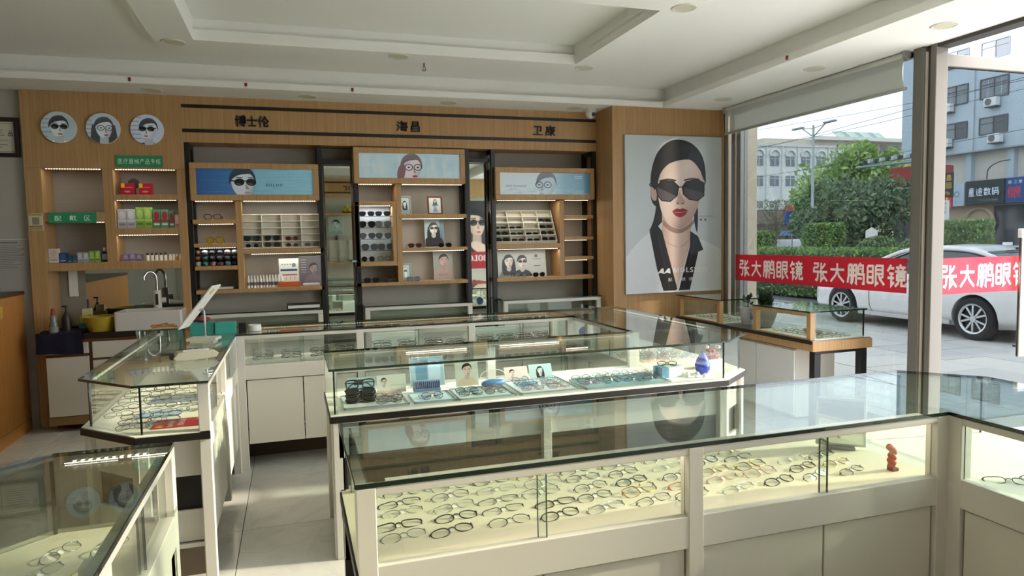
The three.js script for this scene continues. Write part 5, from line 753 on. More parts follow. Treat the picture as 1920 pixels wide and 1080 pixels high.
// ---------------------------------------------------------------- things on the left counter
{
  const a = thing('acrylic_box', 'clear acrylic box on the left counter top', 'box', [-0.79, CT, -4.85], R(-8)), g = []; for (const [x0, x1, z0, z1] of [[-0.085, 0.085, -0.07, -0.066], [-0.085, 0.085, 0.066, 0.07], [-0.085, -0.081, -0.066, 0.066], [0.081, 0.085, -0.066, 0.066]]) g.push(bx(x0, x1, 0.004, 0.085, z0, z1)); g.push(bx(-0.085, 0.085, 0, 0.004, -0.07, 0.07)); part(a, 'walls', g, M.glass);
  const o = thing('measuring_clip', 'orange plastic linked clips heaped on the acrylic box', 'clip', [-0.79, CT + 0.086, -4.85], R(-8)); for (let k = 0; k < 7; k++) { const t = new THREE.TorusGeometry(0.017, 0.005, 8, 20); t.rotateX(Math.PI / 2 - 0.5 + (k % 3) * 0.3); t.rotateY(k); t.translate(-0.06 + k * 0.02, 0.015 + (k % 2) * 0.006, rr(-0.03, 0.03)); part(o, 'link', t, std('#cf8f2f', 0.5)); }
  const c = single('glass_cup', lathe([[0.001, 0.002], [0.03, 0.002], [0.034, 0.09], [0.032, 0.09], [0.028, 0.006], [0.001, 0.006]], 24), M.glass, 'small clear cup beside the acrylic box', 'cup'); at(c, -0.9, CT, -4.72);
  box3('tissue_box', 0.15, 0.085, 0.1, [-0.60, CT, -5.12], std('#2f8f86', 0.5), 'teal tissue box, left of two on the left counter', 'box'); box3('tissue_box', 0.13, 0.08, 0.1, [-0.45, CT, -5.1], std('#37a096', 0.5), 'lighter teal tissue box, right of two on the left counter', 'box'); box3('small_box', 0.05, 0.07, 0.05, [-0.345, CT, -5.12], M.black, 'small black box at the corner of the counters', 'box'); at(single('tape_roll', lathe([[0.02, 0], [0.043, 0], [0.045, 0.004], [0.045, 0.041], [0.043, 0.045], [0.02, 0.045], [0.02, 0]], 30), M.paper, 'white tape roll on the rear counter top', 'roll'), -0.27, CT, -5.17);
  at(single('cloth_bundle', ball(0.04, 0, 0.02, 0, 1.3, 0.5, 0.8, 14, 10), std('#8a3f3a', 0.7), 'red-brown ribbon bundle on the left teal box', 'ribbon'), -0.60, CT + 0.085, -5.12);
  const m = thing('vanity_mirror', 'white tilted table mirror with a yellow sticker on a rod stand', 'mirror', [-0.55, CT, -4.72], R(-12)); part(m, 'base', [rbx(-0.09, 0.09, 0.012, 0.03, -0.06, 0.06, 0.004), rbx(-0.07, 0.07, 0, 0.012, -0.05, 0.05, 0.003)], M.white); part(m, 'rod', cyl(0.006, 0.006, 0.17, 0.01, 0.115, 0, 12), M.chrome); part(m, 'pivot', tube([[0.01, 0.2, 0], [0.0, 0.21, 0], [-0.02, 0.2, 0]], 0.005, 10, 8), M.chrome);
  const bd = part(m, 'panel', rbx(-0.17, 0.17, -0.006, 0.006, -0.085, 0.085, 0.004), M.paper); bd.rotation.set(0, 0, R(51)); bd.position.set(-0.015, 0.225, 0); part(bd, 'mirror_face', bx(-0.16, 0.16, 0.006, 0.008, -0.076, 0.076), M.mirror); part(bd, 'sticker', cyl(0.022, 0.022, 0.002, 0.13, -0.007, 0.03, 20), std('#d9b93c', 0.5));
  const l = thing('lens_meter', 'cream handheld measuring device lying on the left counter', 'device', [-0.52, CT, -4.02], R(14)); const pr = [[-0.1, 0.012], [-0.08, 0.034], [0, 0.04], [0.09, 0.034], [0.11, 0.02], [0.1, 0.006], [0, 0], [-0.09, 0.002]], sh = new THREE.Shape(pr.map((q) => new THREE.Vector2(...q))); const g2 = new THREE.ExtrudeGeometry(sh, { depth: 0.07, bevelEnabled: true, bevelSize: 0.006, bevelThickness: 0.006, bevelSegments: 2 }); g2.translate(0, 0.006, -0.035); part(l, 'body', g2, std('#d6cdb4', 0.4)); part(l, 'eyepiece', [cyl(0.013, 0.013, 0.02, -0.11, 0.022, 0.02, 14, 'x'), cyl(0.013, 0.013, 0.02, -0.11, 0.022, -0.02, 14, 'x')], M.black); part(l, 'buttons', [rbx(-0.04, -0.01, 0.048, 0.055, -0.01, 0.015, 0.003), rbx(0.0, 0.02, 0.05, 0.054, -0.02, 0.0, 0.002)], M.black); part(l, 'rest', rbx(-0.06, 0.07, 0.045, 0.056, 0.012, 0.03, 0.004), M.paper);
}
// ================================================================ large portrait poster
{
  const W = 1.17, H = 1.645, t = thing('portrait_poster', 'large poster of a woman in dark sunglasses and black-collared white jacket', 'poster', [3.29 + W / 2, 0.967, -6.447]);
  part(t, 'panel', rbx(-W / 2, W / 2, 0, H, 0, 0.028, 0.004), std('#b9c0c4', 0.4));
  const S = 2.1, map = tex(canvas(Math.round(487 * S), Math.round(808 * S), (g) => {
    g.scale(S, S); g.translate(-85, -200);
    const bg = g.createLinearGradient(85, 200, 572, 1000); bg.addColorStop(0, '#c0c7ca'); bg.addColorStop(1, '#c6ced3'); g.fillStyle = bg; g.fillRect(80, 190, 500, 830);
    const path = (pts, fill) => { g.fillStyle = fill; g.beginPath(); g.moveTo(pts[0][0], pts[0][1]); for (let i = 1; i < pts.length; i++) { const q = pts[i]; q.length === 6 ? g.bezierCurveTo(...q) : q.length === 4 ? g.quadraticCurveTo(...q) : g.lineTo(...q); } g.closePath(); g.fill(); };
    // jacket
    path([[85, 1010], [85, 820], [120, 760, 205, 690], [300, 720], [450, 730], [540, 770, 572, 800], [572, 1010]], '#d9dfe3');
    // hair behind
    path([[208, 440], [196, 540, 232, 560], [225, 640, 198, 684], [222, 690, 262, 640], [300, 500], [420, 500], [425, 640], [432, 690, 440, 700], [448, 600, 440, 540], [480, 470]], '#1c1718');
    // neck and chest
    const nk = g.createLinearGradient(250, 0, 430, 0); nk.addColorStop(0, '#b39184'); nk.addColorStop(0.35, '#dec5b8'); nk.addColorStop(0.7, '#d3b6a8'); nk.addColorStop(1, '#ab887b'); path([[262, 590], [262, 690], [270, 740, 276, 760], [338, 985], [400, 770], [404, 700], [420, 600]], nk);
    g.strokeStyle = 'rgba(120,84,72,0.5)'; g.lineWidth = 3; g.beginPath(); g.moveTo(285, 745); g.quadraticCurveTo(310, 765, 335, 770); g.moveTo(392, 740); g.quadraticCurveTo(372, 765, 355, 772); g.stroke();
    path([[268, 628], [300, 672, 350, 678], [400, 668, 428, 618], [424, 650], [380, 700, 345, 702], [300, 700, 266, 655]], 'rgba(110,76,66,0.55)');
    // face
    const fc = g.createLinearGradient(225, 400, 470, 560); fc.addColorStop(0, '#d2b6a9'); fc.addColorStop(0.35, '#ead6cb'); fc.addColorStop(0.65, '#dcc2b5'); fc.addColorStop(1, '#b08e81'); path([[232, 400], [238, 520, 262, 596], [280, 640, 318, 664], [350, 682, 378, 662], [420, 628, 440, 570], [462, 500, 470, 430], [470, 330, 345, 300], [240, 310, 232, 400]], fc);
    const jw = g.createRadialGradient(340, 520, 60, 340, 520, 165); jw.addColorStop(0, 'rgba(140,100,88,0)'); jw.addColorStop(0.75, 'rgba(140,100,88,0)'); jw.addColorStop(1, 'rgba(130,92,80,0.6)'); path([[232, 400], [238, 520, 262, 596], [280, 640, 318, 664], [350, 682, 378, 662], [420, 628, 440, 570], [462, 500, 470, 430]], jw);
    // ear
    path([[214, 455], [200, 460, 206, 500], [214, 540, 234, 530], [240, 480]], '#c09f92');
    // hair cap
    path([[205, 446], [205, 360, 238, 290], [285, 212, 350, 216], [430, 222, 466, 300], [486, 350, 484, 440], [470, 420, 458, 380], [430, 330, 402, 318], [350, 316, 300, 340], [256, 372, 246, 420], [238, 470, 226, 476]], '#191516');
    g.strokeStyle = 'rgba(70,62,62,0.5)'; g.lineWidth = 1.5; for (let k = 0; k < 16; k++) { g.beginPath(); g.moveTo(250 + k * 11, 312 - Math.sin(k / 16 * 3.1) * 10); g.quadraticCurveTo(290 + k * 8, 250, 330 + k * 5, 232); g.stroke(); }
    // brows
    g.strokeStyle = '#3a2b27'; g.lineWidth = 8; g.beginPath(); g.moveTo(250, 432); g.quadraticCurveTo(290, 414, 332, 428); g.moveTo(374, 426); g.quadraticCurveTo(410, 412, 452, 422); g.stroke();
    // sunglasses
    const lens = (pts) => { path(pts, '#231f22'); g.strokeStyle = '#120f10'; g.lineWidth = 5; g.beginPath(); g.moveTo(...pts[0]); for (const q of pts.slice(1)) g.lineTo(...q); g.closePath(); g.stroke(); };
    const L1 = [[232, 460], [262, 428], [318, 430], [346, 458], [338, 506], [304, 535], [262, 532], [240, 504]], L2 = [[364, 460], [384, 432], [440, 420], [476, 440], [474, 505], [442, 532], [398, 524], [370, 498]]; lens(L1); lens(L2);
    path([[238, 462], [338, 510], [330, 518], [300, 532], [264, 529], [243, 502]], '#5c5256'); path([[372, 462], [474, 492], [470, 508], [440, 529], [400, 521], [374, 496]], '#4d4549');
    g.strokeStyle = '#151112'; g.lineWidth = 5; g.beginPath(); g.moveTo(346, 464); g.quadraticCurveTo(355, 456, 364, 464); g.moveTo(232, 458); g.lineTo(210, 448); g.moveTo(476, 440); g.lineTo(484, 436); g.stroke(); g.beginPath(); g.arc(210, 450, 8, 0, 7); g.stroke();
    // nose
    path([[350, 480], [362, 520, 378, 534], [380, 548, 364, 550], [350, 556, 336, 548], [328, 542, 336, 530]], 'rgba(150,108,96,0.45)'); g.fillStyle = '#7a4f46'; g.beginPath(); g.ellipse(340, 546, 6, 3, 0, 0, 7); g.ellipse(366, 546, 6, 3, 0, 0, 7); g.fill();
    // lips
    path([[312, 588], [332, 570, 342, 572], [352, 578, 360, 572], [374, 570, 392, 582], [372, 590, 352, 591], [330, 592, 312, 588]], '#8c1c22'); path([[314, 589], [332, 594, 352, 593], [374, 592, 391, 583], [380, 616, 350, 617], [326, 614, 314, 589]], '#a3262c');
    // lapels
    path([[200, 690], [236, 655], [262, 688], [338, 992], [330, 1000], [268, 1000], [236, 885]], '#17171a'); path([[348, 992], [402, 770], [404, 690], [444, 718], [472, 790], [446, 800], [402, 1000], [344, 1000]], '#17171a'); g.strokeStyle = '#3c3c41'; g.lineWidth = 2; g.beginPath(); g.moveTo(240, 700); g.lineTo(300, 990); g.moveTo(430, 730); g.lineTo(372, 990); g.stroke();
    // emblem and lettering
    g.fillStyle = '#e6eaec'; for (const x of [236, 268]) { g.beginPath(); g.moveTo(x, 911); g.lineTo(x + 22, 884); g.quadraticCurveTo(x + 28, 880, x + 33, 884); g.lineTo(x + 36, 911); g.lineTo(x + 18, 905); g.fill(); }
    g.font = 'bold 36px sans-serif'; g.letterSpacing = '2px'; g.fillText('MOLSION', 316, 907); han(g, '眼', 360, 932, 20, 20, '#cfd4d6', 9); han(g, '镜', 396, 932, 20, 20, '#cfd4d6', 9); han(g, '配', 292, 932, 20, 20, '#cfd4d6', 9);
    g.fillStyle = '#8c9498'; g.font = '15px sans-serif'; g.letterSpacing = '0px'; g.fillText('Angelababy', 452, 618); g.fillStyle = '#5d6468'; g.fillRect(453, 626, 11, 10); g.fillRect(476, 626, 11, 10);
  }));
  sheet(t, 'print', W * 0.992, H * 0.994, phys({ color: '#ffffff', map, roughness: 0.4, clearcoat: 0.2, clearcoatRoughness: 0.06 }), 0.0295).position.y = H / 2;
}
// ================================================================ wooden showcases by the window
{
  const b = thing('showcase_bench', 'long wood-edged bench with black steel legs along the window', 'bench', [4.15, 0, -5.38]);
  part(b, 'slab', rbx(-0.28, 0.31, 0.632, 0.712, -1.0, 1.0, 0.004), M.wood); part(b, 'steel_strip', bx(-0.275, 0.3, 0.712, 0.718, -0.99, 0.99), M.steel); part(b, 'black_strip', bx(-0.29, -0.28, 0.69, 0.718, -1.0, 1.0), M.black);
  for (const [x0, x1] of [[-0.235, -0.175], [0.225, 0.285]]) for (const z of [0.91, -0.97]) part(b, 'leg', rbx(x0, x1, 0, 0.605, z, z + 0.06, 0.003), M.blackMetal); part(b, 'rail', [rbx(-0.235, 0.285, 0.605, 0.632, 0.91, 0.97, 0.003), rbx(-0.235, 0.285, 0.605, 0.632, -0.97, -0.91, 0.003)], M.blackMetal);
  const c = thing('storage_cabinet', 'white storage cabinet under the window bench', 'cabinet', [4.18, 0, -5.45]); part(c, 'carcass', rbx(-0.2, 0.2, 0.02, 0.6, -0.75, 0.75, 0.003), M.white); for (let k = 0; k < 3; k++) part(c, 'door', rbx(-0.215, -0.2, 0.04, 0.59, -0.745 + k * 0.5, -0.255 + k * 0.5, 0.003), std('#eceff1', 0.25));
}
function woodCase(x0, x1, z0, z1, top, label, n) {
  const cx = (x0 + x1) / 2, cz = (z0 + z1) / 2, w = (x1 - x0) / 2, d = (z1 - z0) / 2, t = thing('wooden_showcase', label, 'showcase', [cx, 0.718, cz]), h = top - 0.718, p = 0.045;
  part(t, 'floor', bx(-w + 0.005, w - 0.005, 0, 0.008, -d + 0.005, d - 0.005), M.deck);
  for (const z of [d - p, -d]) part(t, 'post', rbx(-w, -w + p, 0, h - 0.01, z, z + p, 0.003), M.wood); part(t, 'rail', rbx(-w, -w + p * 0.8, h - 0.045, h - 0.01, -d + p, d - p, 0.003), M.wood); part(t, 'sill', rbx(-w, -w + p * 0.6, 0, 0.012, -d + p, d - p, 0.002), M.wood);
  part(t, 'sliding_glass', bx(-w + 0.018, -w + 0.022, 0.012, h - 0.045, -d + p, 0.01), M.glass); part(t, 'sliding_glass', bx(-w + 0.026, -w + 0.03, 0.012, h - 0.045, -0.01, d - p), M.glass);
  part(t, 'end_glass', bx(-w + p, w - 0.004, 0.008, h - 0.01, d - 0.012, d - 0.006), M.glass); part(t, 'end_glass', bx(-w + p, w - 0.004, 0.008, h - 0.01, -d + 0.006, -d + 0.012), M.glass); part(t, 'back_glass', bx(w - 0.01, w - 0.004, 0.008, h - 0.01, -d + 0.012, d - 0.012), M.glass);
  part(t, 'glass_edge', [bx(w - 0.012, w - 0.002, 0.008, h - 0.01, d - 0.013, d - 0.005), bx(-w - 0.015, w + 0.01, h - 0.011, h + 0.0005, d + 0.01, d + 0.013), bx(-w - 0.018, -w - 0.015, h - 0.011, h + 0.0005, -d - 0.01, d + 0.013)], M.glassEdge); part(t, 'glass_top', bx(-w - 0.015, w + 0.01, h - 0.01, h, -d - 0.01, d + 0.01), M.topGlass);
  for (let k = 0; k < n; k++) { const frame = pick(['silver', 'gunmetal', 'silver', 'grey', 'gold']), row = Math.floor(k / 4), i = k % 4; glasses([x0 + 0.12 + row * 0.09, 0.726, z1 - 0.09 - i * ((z1 - z0 - 0.14) / 4)], say[frame] + ' eyeglasses in the ' + label.split(' ')[0] + ' wooden showcase, ' + ORD[i] + ' from its near end, ' + ['front', 'second', 'third', 'back'][row] + ' row', 'eyeglasses in the wooden showcases', { kind: pick(['oval', 'rect']), frame, lay: R(50), turn: R(-78 + rr(-8, 8)), scale: 1.05 }); }
}
woodCase(3.87, 4.41, -5.12, -4.41, 0.95, 'nearer wooden glass showcase on the window bench', 14);
woodCase(3.87, 4.36, -6.36, -5.62, 0.95, 'farther wooden glass showcase next to the poster wall', 12);
box3('display_riser', 0.1, 0.03, 0.22, [4.22, 0.726, -4.72], std('#d0d2cc', 0.5), 'low white riser in the nearer wooden showcase', 'riser');
{
  const leafG = (L, W) => { const s = new THREE.Shape(); s.moveTo(0, 0); s.quadraticCurveTo(W, L * 0.55, 0, L); s.quadraticCurveTo(-W, L * 0.55, 0, 0); const g = new THREE.ShapeGeometry(s, 5), p = g.attributes.position; for (let i = 0; i < p.count; i++) p.setZ(i, -0.3 * p.getY(i) * p.getY(i) / L + 0.25 * Math.abs(p.getX(i))); g.computeVertexNormals(); return g; };
  const lm = [std('#24331f', 0.4, { side: THREE.DoubleSide }), std('#35472a', 0.4, { side: THREE.DoubleSide })];
  function plant(x, z, pot, label, n, R0, top, stem) { const t = thing('potted_plant', label, 'plant', [x, 0.718, z]); pot(t); part(t, 'soil', cyl(0.05, 0.05, 0.01, 0, top - 0.012, 0, 20), std('#3a2c22', 0.9)); part(t, 'stem', tube([[0, top - 0.01, 0], [0.004, top + stem * 0.5, 0.003], [0, top + stem, 0]], 0.006, 10, 6), std('#4b4a2c', 0.7)); const lg = leafG(R0, R0 * 0.6); for (let k = 0; k < n; k++) { const m = mesh('leaf', lg, lm[k % 2]); const a = k * 2.4, up = 0.25 + 1.1 * (k / n); m.rotation.order = 'YXZ'; m.rotation.y = a; m.rotation.x = 1.62 - up * 0.75; m.position.set(0.01 * Math.sin(a), top + stem * (0.35 + 0.65 * k / n), 0.01 * Math.cos(a)); t.add(m); } }
  plant(4.10, -5.50, (t) => { part(t, 'pot', new THREE.LatheGeometry([[0.001, 0], [0.055, 0], [0.075, 0.15], [0.082, 0.155], [0.082, 0.165], [0.07, 0.165], [0.055, 0.01], [0.001, 0.01]].map((q) => new THREE.Vector2(...q)), 6), std('#c9ccd0', 0.35)); part(t, 'motif', rbx(-0.014, 0.014, 0.05, 0.12, 0.058, 0.064, 0.002), std('#6f7680', 0.5)); }, 'small plant in a white six-sided pot on the window bench', 8, 0.07, 0.16, 0.09);
  plant(4.12, -5.27, (t) => part(t, 'pot', lathe([[0.001, 0], [0.05, 0], [0.07, 0.03], [0.1, 0.12], [0.108, 0.16], [0.1, 0.165], [0.094, 0.158], [0.06, 0.03], [0.001, 0.02]], 28), std('#8d8578', 0.5)), 'bushy plant in a brown-grey bowl pot on the window bench', 44, 0.085, 0.16, 0.1);
}
// ================================================================ the street
const GY = -0.12;
{
  const p = structGroup('pavement'), base = std('#6f6c68', 0.9); part(p, 'bed', bx(4.62, 11.7, GY - 0.3, GY - 0.012, -30, 6), base);
  const sm = ['#bdb9b2', '#b5b1ac', '#c4bfb7', '#b9b5b0'].map((c) => std('#ffffff', 0.75, { map: tex(canvas(128, 256, (g) => { g.fillStyle = c; g.fillRect(0, 0, 128, 256); for (let i = 0; i < 900; i++) { g.globalAlpha = rr(0.04, 0.16); g.fillStyle = rnd() < 0.5 ? '#5f5c58' : '#c9c4ba'; g.fillRect(rnd() * 128, rnd() * 256, rr(1, 7), rr(1, 4)); } g.globalAlpha = 1; })) }));
  const gg = rbx(-0.34, 0.34, -0.02, 0, -0.595, 0.595, 0.004, 1), uv = gg.attributes.uv; for (let i = 0; i < uv.count; i++) uv.setXY(i, uv.getX(i) / 0.7 + 0.5, uv.getY(i) / 1.2 + 0.5);
  for (let i = 0; i < 10; i++) for (let j = 0; j < 14; j++) { const m = mesh('paving_slab', gg, sm[Math.floor(rnd() * 4)]); m.position.set(4.98 + i * 0.692, GY + rr(-0.003, 0.002), -15.2 + j * 1.205 + (i % 2) * 0.6); p.add(m); }
  struct('kerb', rbx(11.7, 11.85, -0.4, GY + 0.01, -60, 8, 0.01), std('#8d8a85', 0.85)); struct('road', [bx(11.85, 36.2, -0.4, -0.26, -120, 10), bx(36.2, 120, -0.4, -0.261, -120, 10), bx(-40, 36, -0.4, -0.262, -120, -30), bx(4.6, 36, -0.401, -0.262, 6, 40)], std('#5f605f', 0.9));
  struct('column_outside', rbx(4.67, 5.1, GY - 0.1, 3.6, -7.7, -6.68, 0.01), std('#d9cbb2', 0.8));
}
function leafCloud(n, sample, size, cols, tilt = 1) {
  const pos = new Float32Array(n * 18), nor = new Float32Array(n * 18), col = new Float32Array(n * 18), a = new THREE.Vector3(), u = new THREE.Vector3(), v = new THREE.Vector3(), nn = new THREE.Vector3(), c = new THREE.Color();
  const cc = cols.map((q) => new THREE.Color(q));
  for (let i = 0; i < n; i++) {
    const [x, y, z] = sample(); a.set(x, y, z); nn.set(rr(-1, 1), rr(-0.2, 1) * tilt, rr(-1, 1)).normalize(); u.set(rr(-1, 1), rr(-1, 1), rr(-1, 1)).cross(nn).normalize(); v.crossVectors(nn, u); const s = size * rr(0.6, 1.3); c.copy(pick(cc)).multiplyScalar(rr(0.8, 1.15));
    const q = [[-s, 0], [0, -s * 0.5], [s, 0], [-s, 0], [s, 0], [0, s * 0.5]]; q.forEach(([p0, p1], k) => { const o = i * 18 + k * 3; pos[o] = x + u.x * p0 + v.x * p1; pos[o + 1] = y + u.y * p0 + v.y * p1; pos[o + 2] = z + u.z * p0 + v.z * p1; nor[o] = nn.x; nor[o + 1] = nn.y; nor[o + 2] = nn.z; col[o] = c.r; col[o + 1] = c.g; col[o + 2] = c.b; });
  }
  const g = new THREE.BufferGeometry(); g.setAttribute('position', new THREE.BufferAttribute(pos, 3)); g.setAttribute('normal', new THREE.BufferAttribute(nor, 3)); g.setAttribute('color', new THREE.BufferAttribute(col, 3)); return g;
}
const leafM = phys({ color: '#ffffff', vertexColors: true, roughness: 0.9, side: THREE.DoubleSide, transmission: 0.3, thickness: 0 });
const barkM = std('#4d4236', 0.9);
function tree(x, z, h, cy, rx, ry, rz, n, cols, label, size = 0.16) {
  const t = thing('tree', label, 'tree', [x, -0.26, z], 0, undefined), blobs = []; for (let k = 0; k < 26; k++) { const a = rnd() * 7, e = rr(-1, 1), q = Math.sqrt(1 - e * e) * rr(0.5, 0.95); blobs.push([Math.cos(a) * q * rx, cy + e * ry * 0.8, Math.sin(a) * q * rz, rr(0.28, 0.5)]); }
  part(t, 'crown', leafCloud(n, () => { const b = pick(blobs), a = rnd() * 7, e = rr(-1, 1), q = Math.sqrt(1 - e * e), r = Math.pow(rnd(), 0.4) * b[3]; return [b[0] + Math.cos(a) * q * r * rx, b[1] + e * r * ry, b[2] + Math.sin(a) * q * r * rz]; }, size, cols), leafM);
  const br = [tube([[0, 0, 0], [0.05, cy * 0.5, 0], [0, cy, 0.05], [0.05, cy + ry * 0.5, 0]], 0.13, 12, 7)]; for (let k = 0; k < 6; k++) br.push(tube([[0, cy * 0.5 + k * 0.15, 0], [Math.cos(k * 1.1) * rx * 0.3, cy * 0.9, Math.sin(k * 1.1) * rz * 0.3], [Math.cos(k * 1.1) * rx * 0.6, cy + ry * 0.3, Math.sin(k * 1.1) * rz * 0.6]], 0.05, 8, 5)); part(t, 'trunk', br, barkM);
}
tree(28, -29.3, 7, 3.6, 2.7, 2.5, 2.7, 9000, ['#94b06c', '#a2bc74', '#809c60', '#aec680'], 'broad bright green tree beyond the hedges'); tree(31.2, -31.0, 8, 4.9, 2.0, 1.9, 2.0, 6000, ['#a0c064', '#aeca72', '#8cac5c'], 'yellow-green tree behind the gantry arm', 0.18);
tree(20.5, -20.9, 5, 2.35, 1.9, 1.5, 1.9, 8000, ['#647858', '#708462', '#586a4e', '#7c9068'], 'dark green round tree standing before the bright tree', 0.11); tree(25, -28.2, 5, 2.6, 1.0, 1.6, 1.0, 4000, ['#6c8a5a', '#7a9864', '#607c52'], 'dark green tree at the lamp post', 0.13);
{ const t = thing('tree', 'sparse small tree with bare twigs before the white building', 'tree', [29, -0.26, -36.2]); const g = [tube([[0, 0, 0], [0.05, 1.5, 0], [0, 3, 0]], 0.06, 8, 5)]; for (let k = 0; k < 26; k++) { const a = k * 2.4, y = 1.2 + k * 0.06; g.push(tube([[0, y, 0], [Math.cos(a) * 0.6, y + 0.6, Math.sin(a) * 0.6], [Math.cos(a) * 1.1, y + 1.2, Math.sin(a) * 1.1]], 0.016, 6, 4)); } part(t, 'twigs', g, std('#7a7568', 0.9)); part(t, 'crown', leafCloud(700, () => { const a = rnd() * 7, r = rnd() * 1.1; return [Math.cos(a) * r, rr(1.6, 4), Math.sin(a) * r]; }, 0.08, ['#6f7f58', '#7f8c66']), leafM); }
// hedges
function hedge(name, label, x0, x1, y0, y1, z0, z1, n, cols, topCols) {
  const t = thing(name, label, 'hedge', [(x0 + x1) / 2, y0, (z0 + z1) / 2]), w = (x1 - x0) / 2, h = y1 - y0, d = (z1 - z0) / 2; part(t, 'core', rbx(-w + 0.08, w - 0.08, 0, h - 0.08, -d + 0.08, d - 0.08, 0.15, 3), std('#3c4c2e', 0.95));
  const side = () => { const k = rnd(); return k < 0.35 ? [-w + rr(-0.05, 0.09), rr(0, h), rr(-d, d)] : k < 0.45 ? [w + rr(-0.09, 0.05), rr(0, h), rr(-d, d)] : k < 0.8 ? [rr(-w, w), rr(0, h), d + rr(-0.09, 0.05)] : [rr(-w, w), rr(0, h), -d + rr(-0.05, 0.09)]; };
  part(t, 'foliage', leafCloud(n, side, 0.045, cols), leafM); part(t, 'top_growth', leafCloud(Math.round(n * 0.5), () => [rr(-w, w), h + rr(-0.08, 0.06), rr(-d, d)], 0.05, topCols), leafM); return t;
}
const HALL = ['#6c8c54', '#7a9a5c', '#5e7a4c', '#86a666', '#94b264', '#8cac5c'];
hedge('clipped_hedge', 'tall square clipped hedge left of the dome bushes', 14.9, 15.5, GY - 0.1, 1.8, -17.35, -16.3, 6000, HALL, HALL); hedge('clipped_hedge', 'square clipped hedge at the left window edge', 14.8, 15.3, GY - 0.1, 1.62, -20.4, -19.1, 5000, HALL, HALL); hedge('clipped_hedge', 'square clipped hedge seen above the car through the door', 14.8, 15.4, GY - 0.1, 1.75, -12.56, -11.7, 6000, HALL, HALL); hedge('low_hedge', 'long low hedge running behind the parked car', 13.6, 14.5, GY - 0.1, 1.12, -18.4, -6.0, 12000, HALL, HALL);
[[-15.0, 'left'], [-13.6, 'right']].forEach(([z, n]) => { const t = thing('dome_bush', 'rounded dome bush on the low hedge line, ' + n + ' one', 'bush', [15.4, GY, z], 0, 'dome bushes'); part(t, 'core', ball(0.68, 0, 0.85, 0, 1, 0.95, 0.8, 16, 12), std('#3c4c2e', 0.95)); part(t, 'foliage', leafCloud(5000, () => { const a = rnd() * 7, e = rr(-0.4, 1), q = Math.sqrt(1 - e * e), r = 0.76 * rr(0.93, 1.03); return [Math.cos(a) * q * r, 0.85 + e * r * 0.95, Math.sin(a) * q * r * 0.8]; }, 0.04, ['#7a8c5e', '#869868', '#6a7a52', '#94a674']), leafM); });
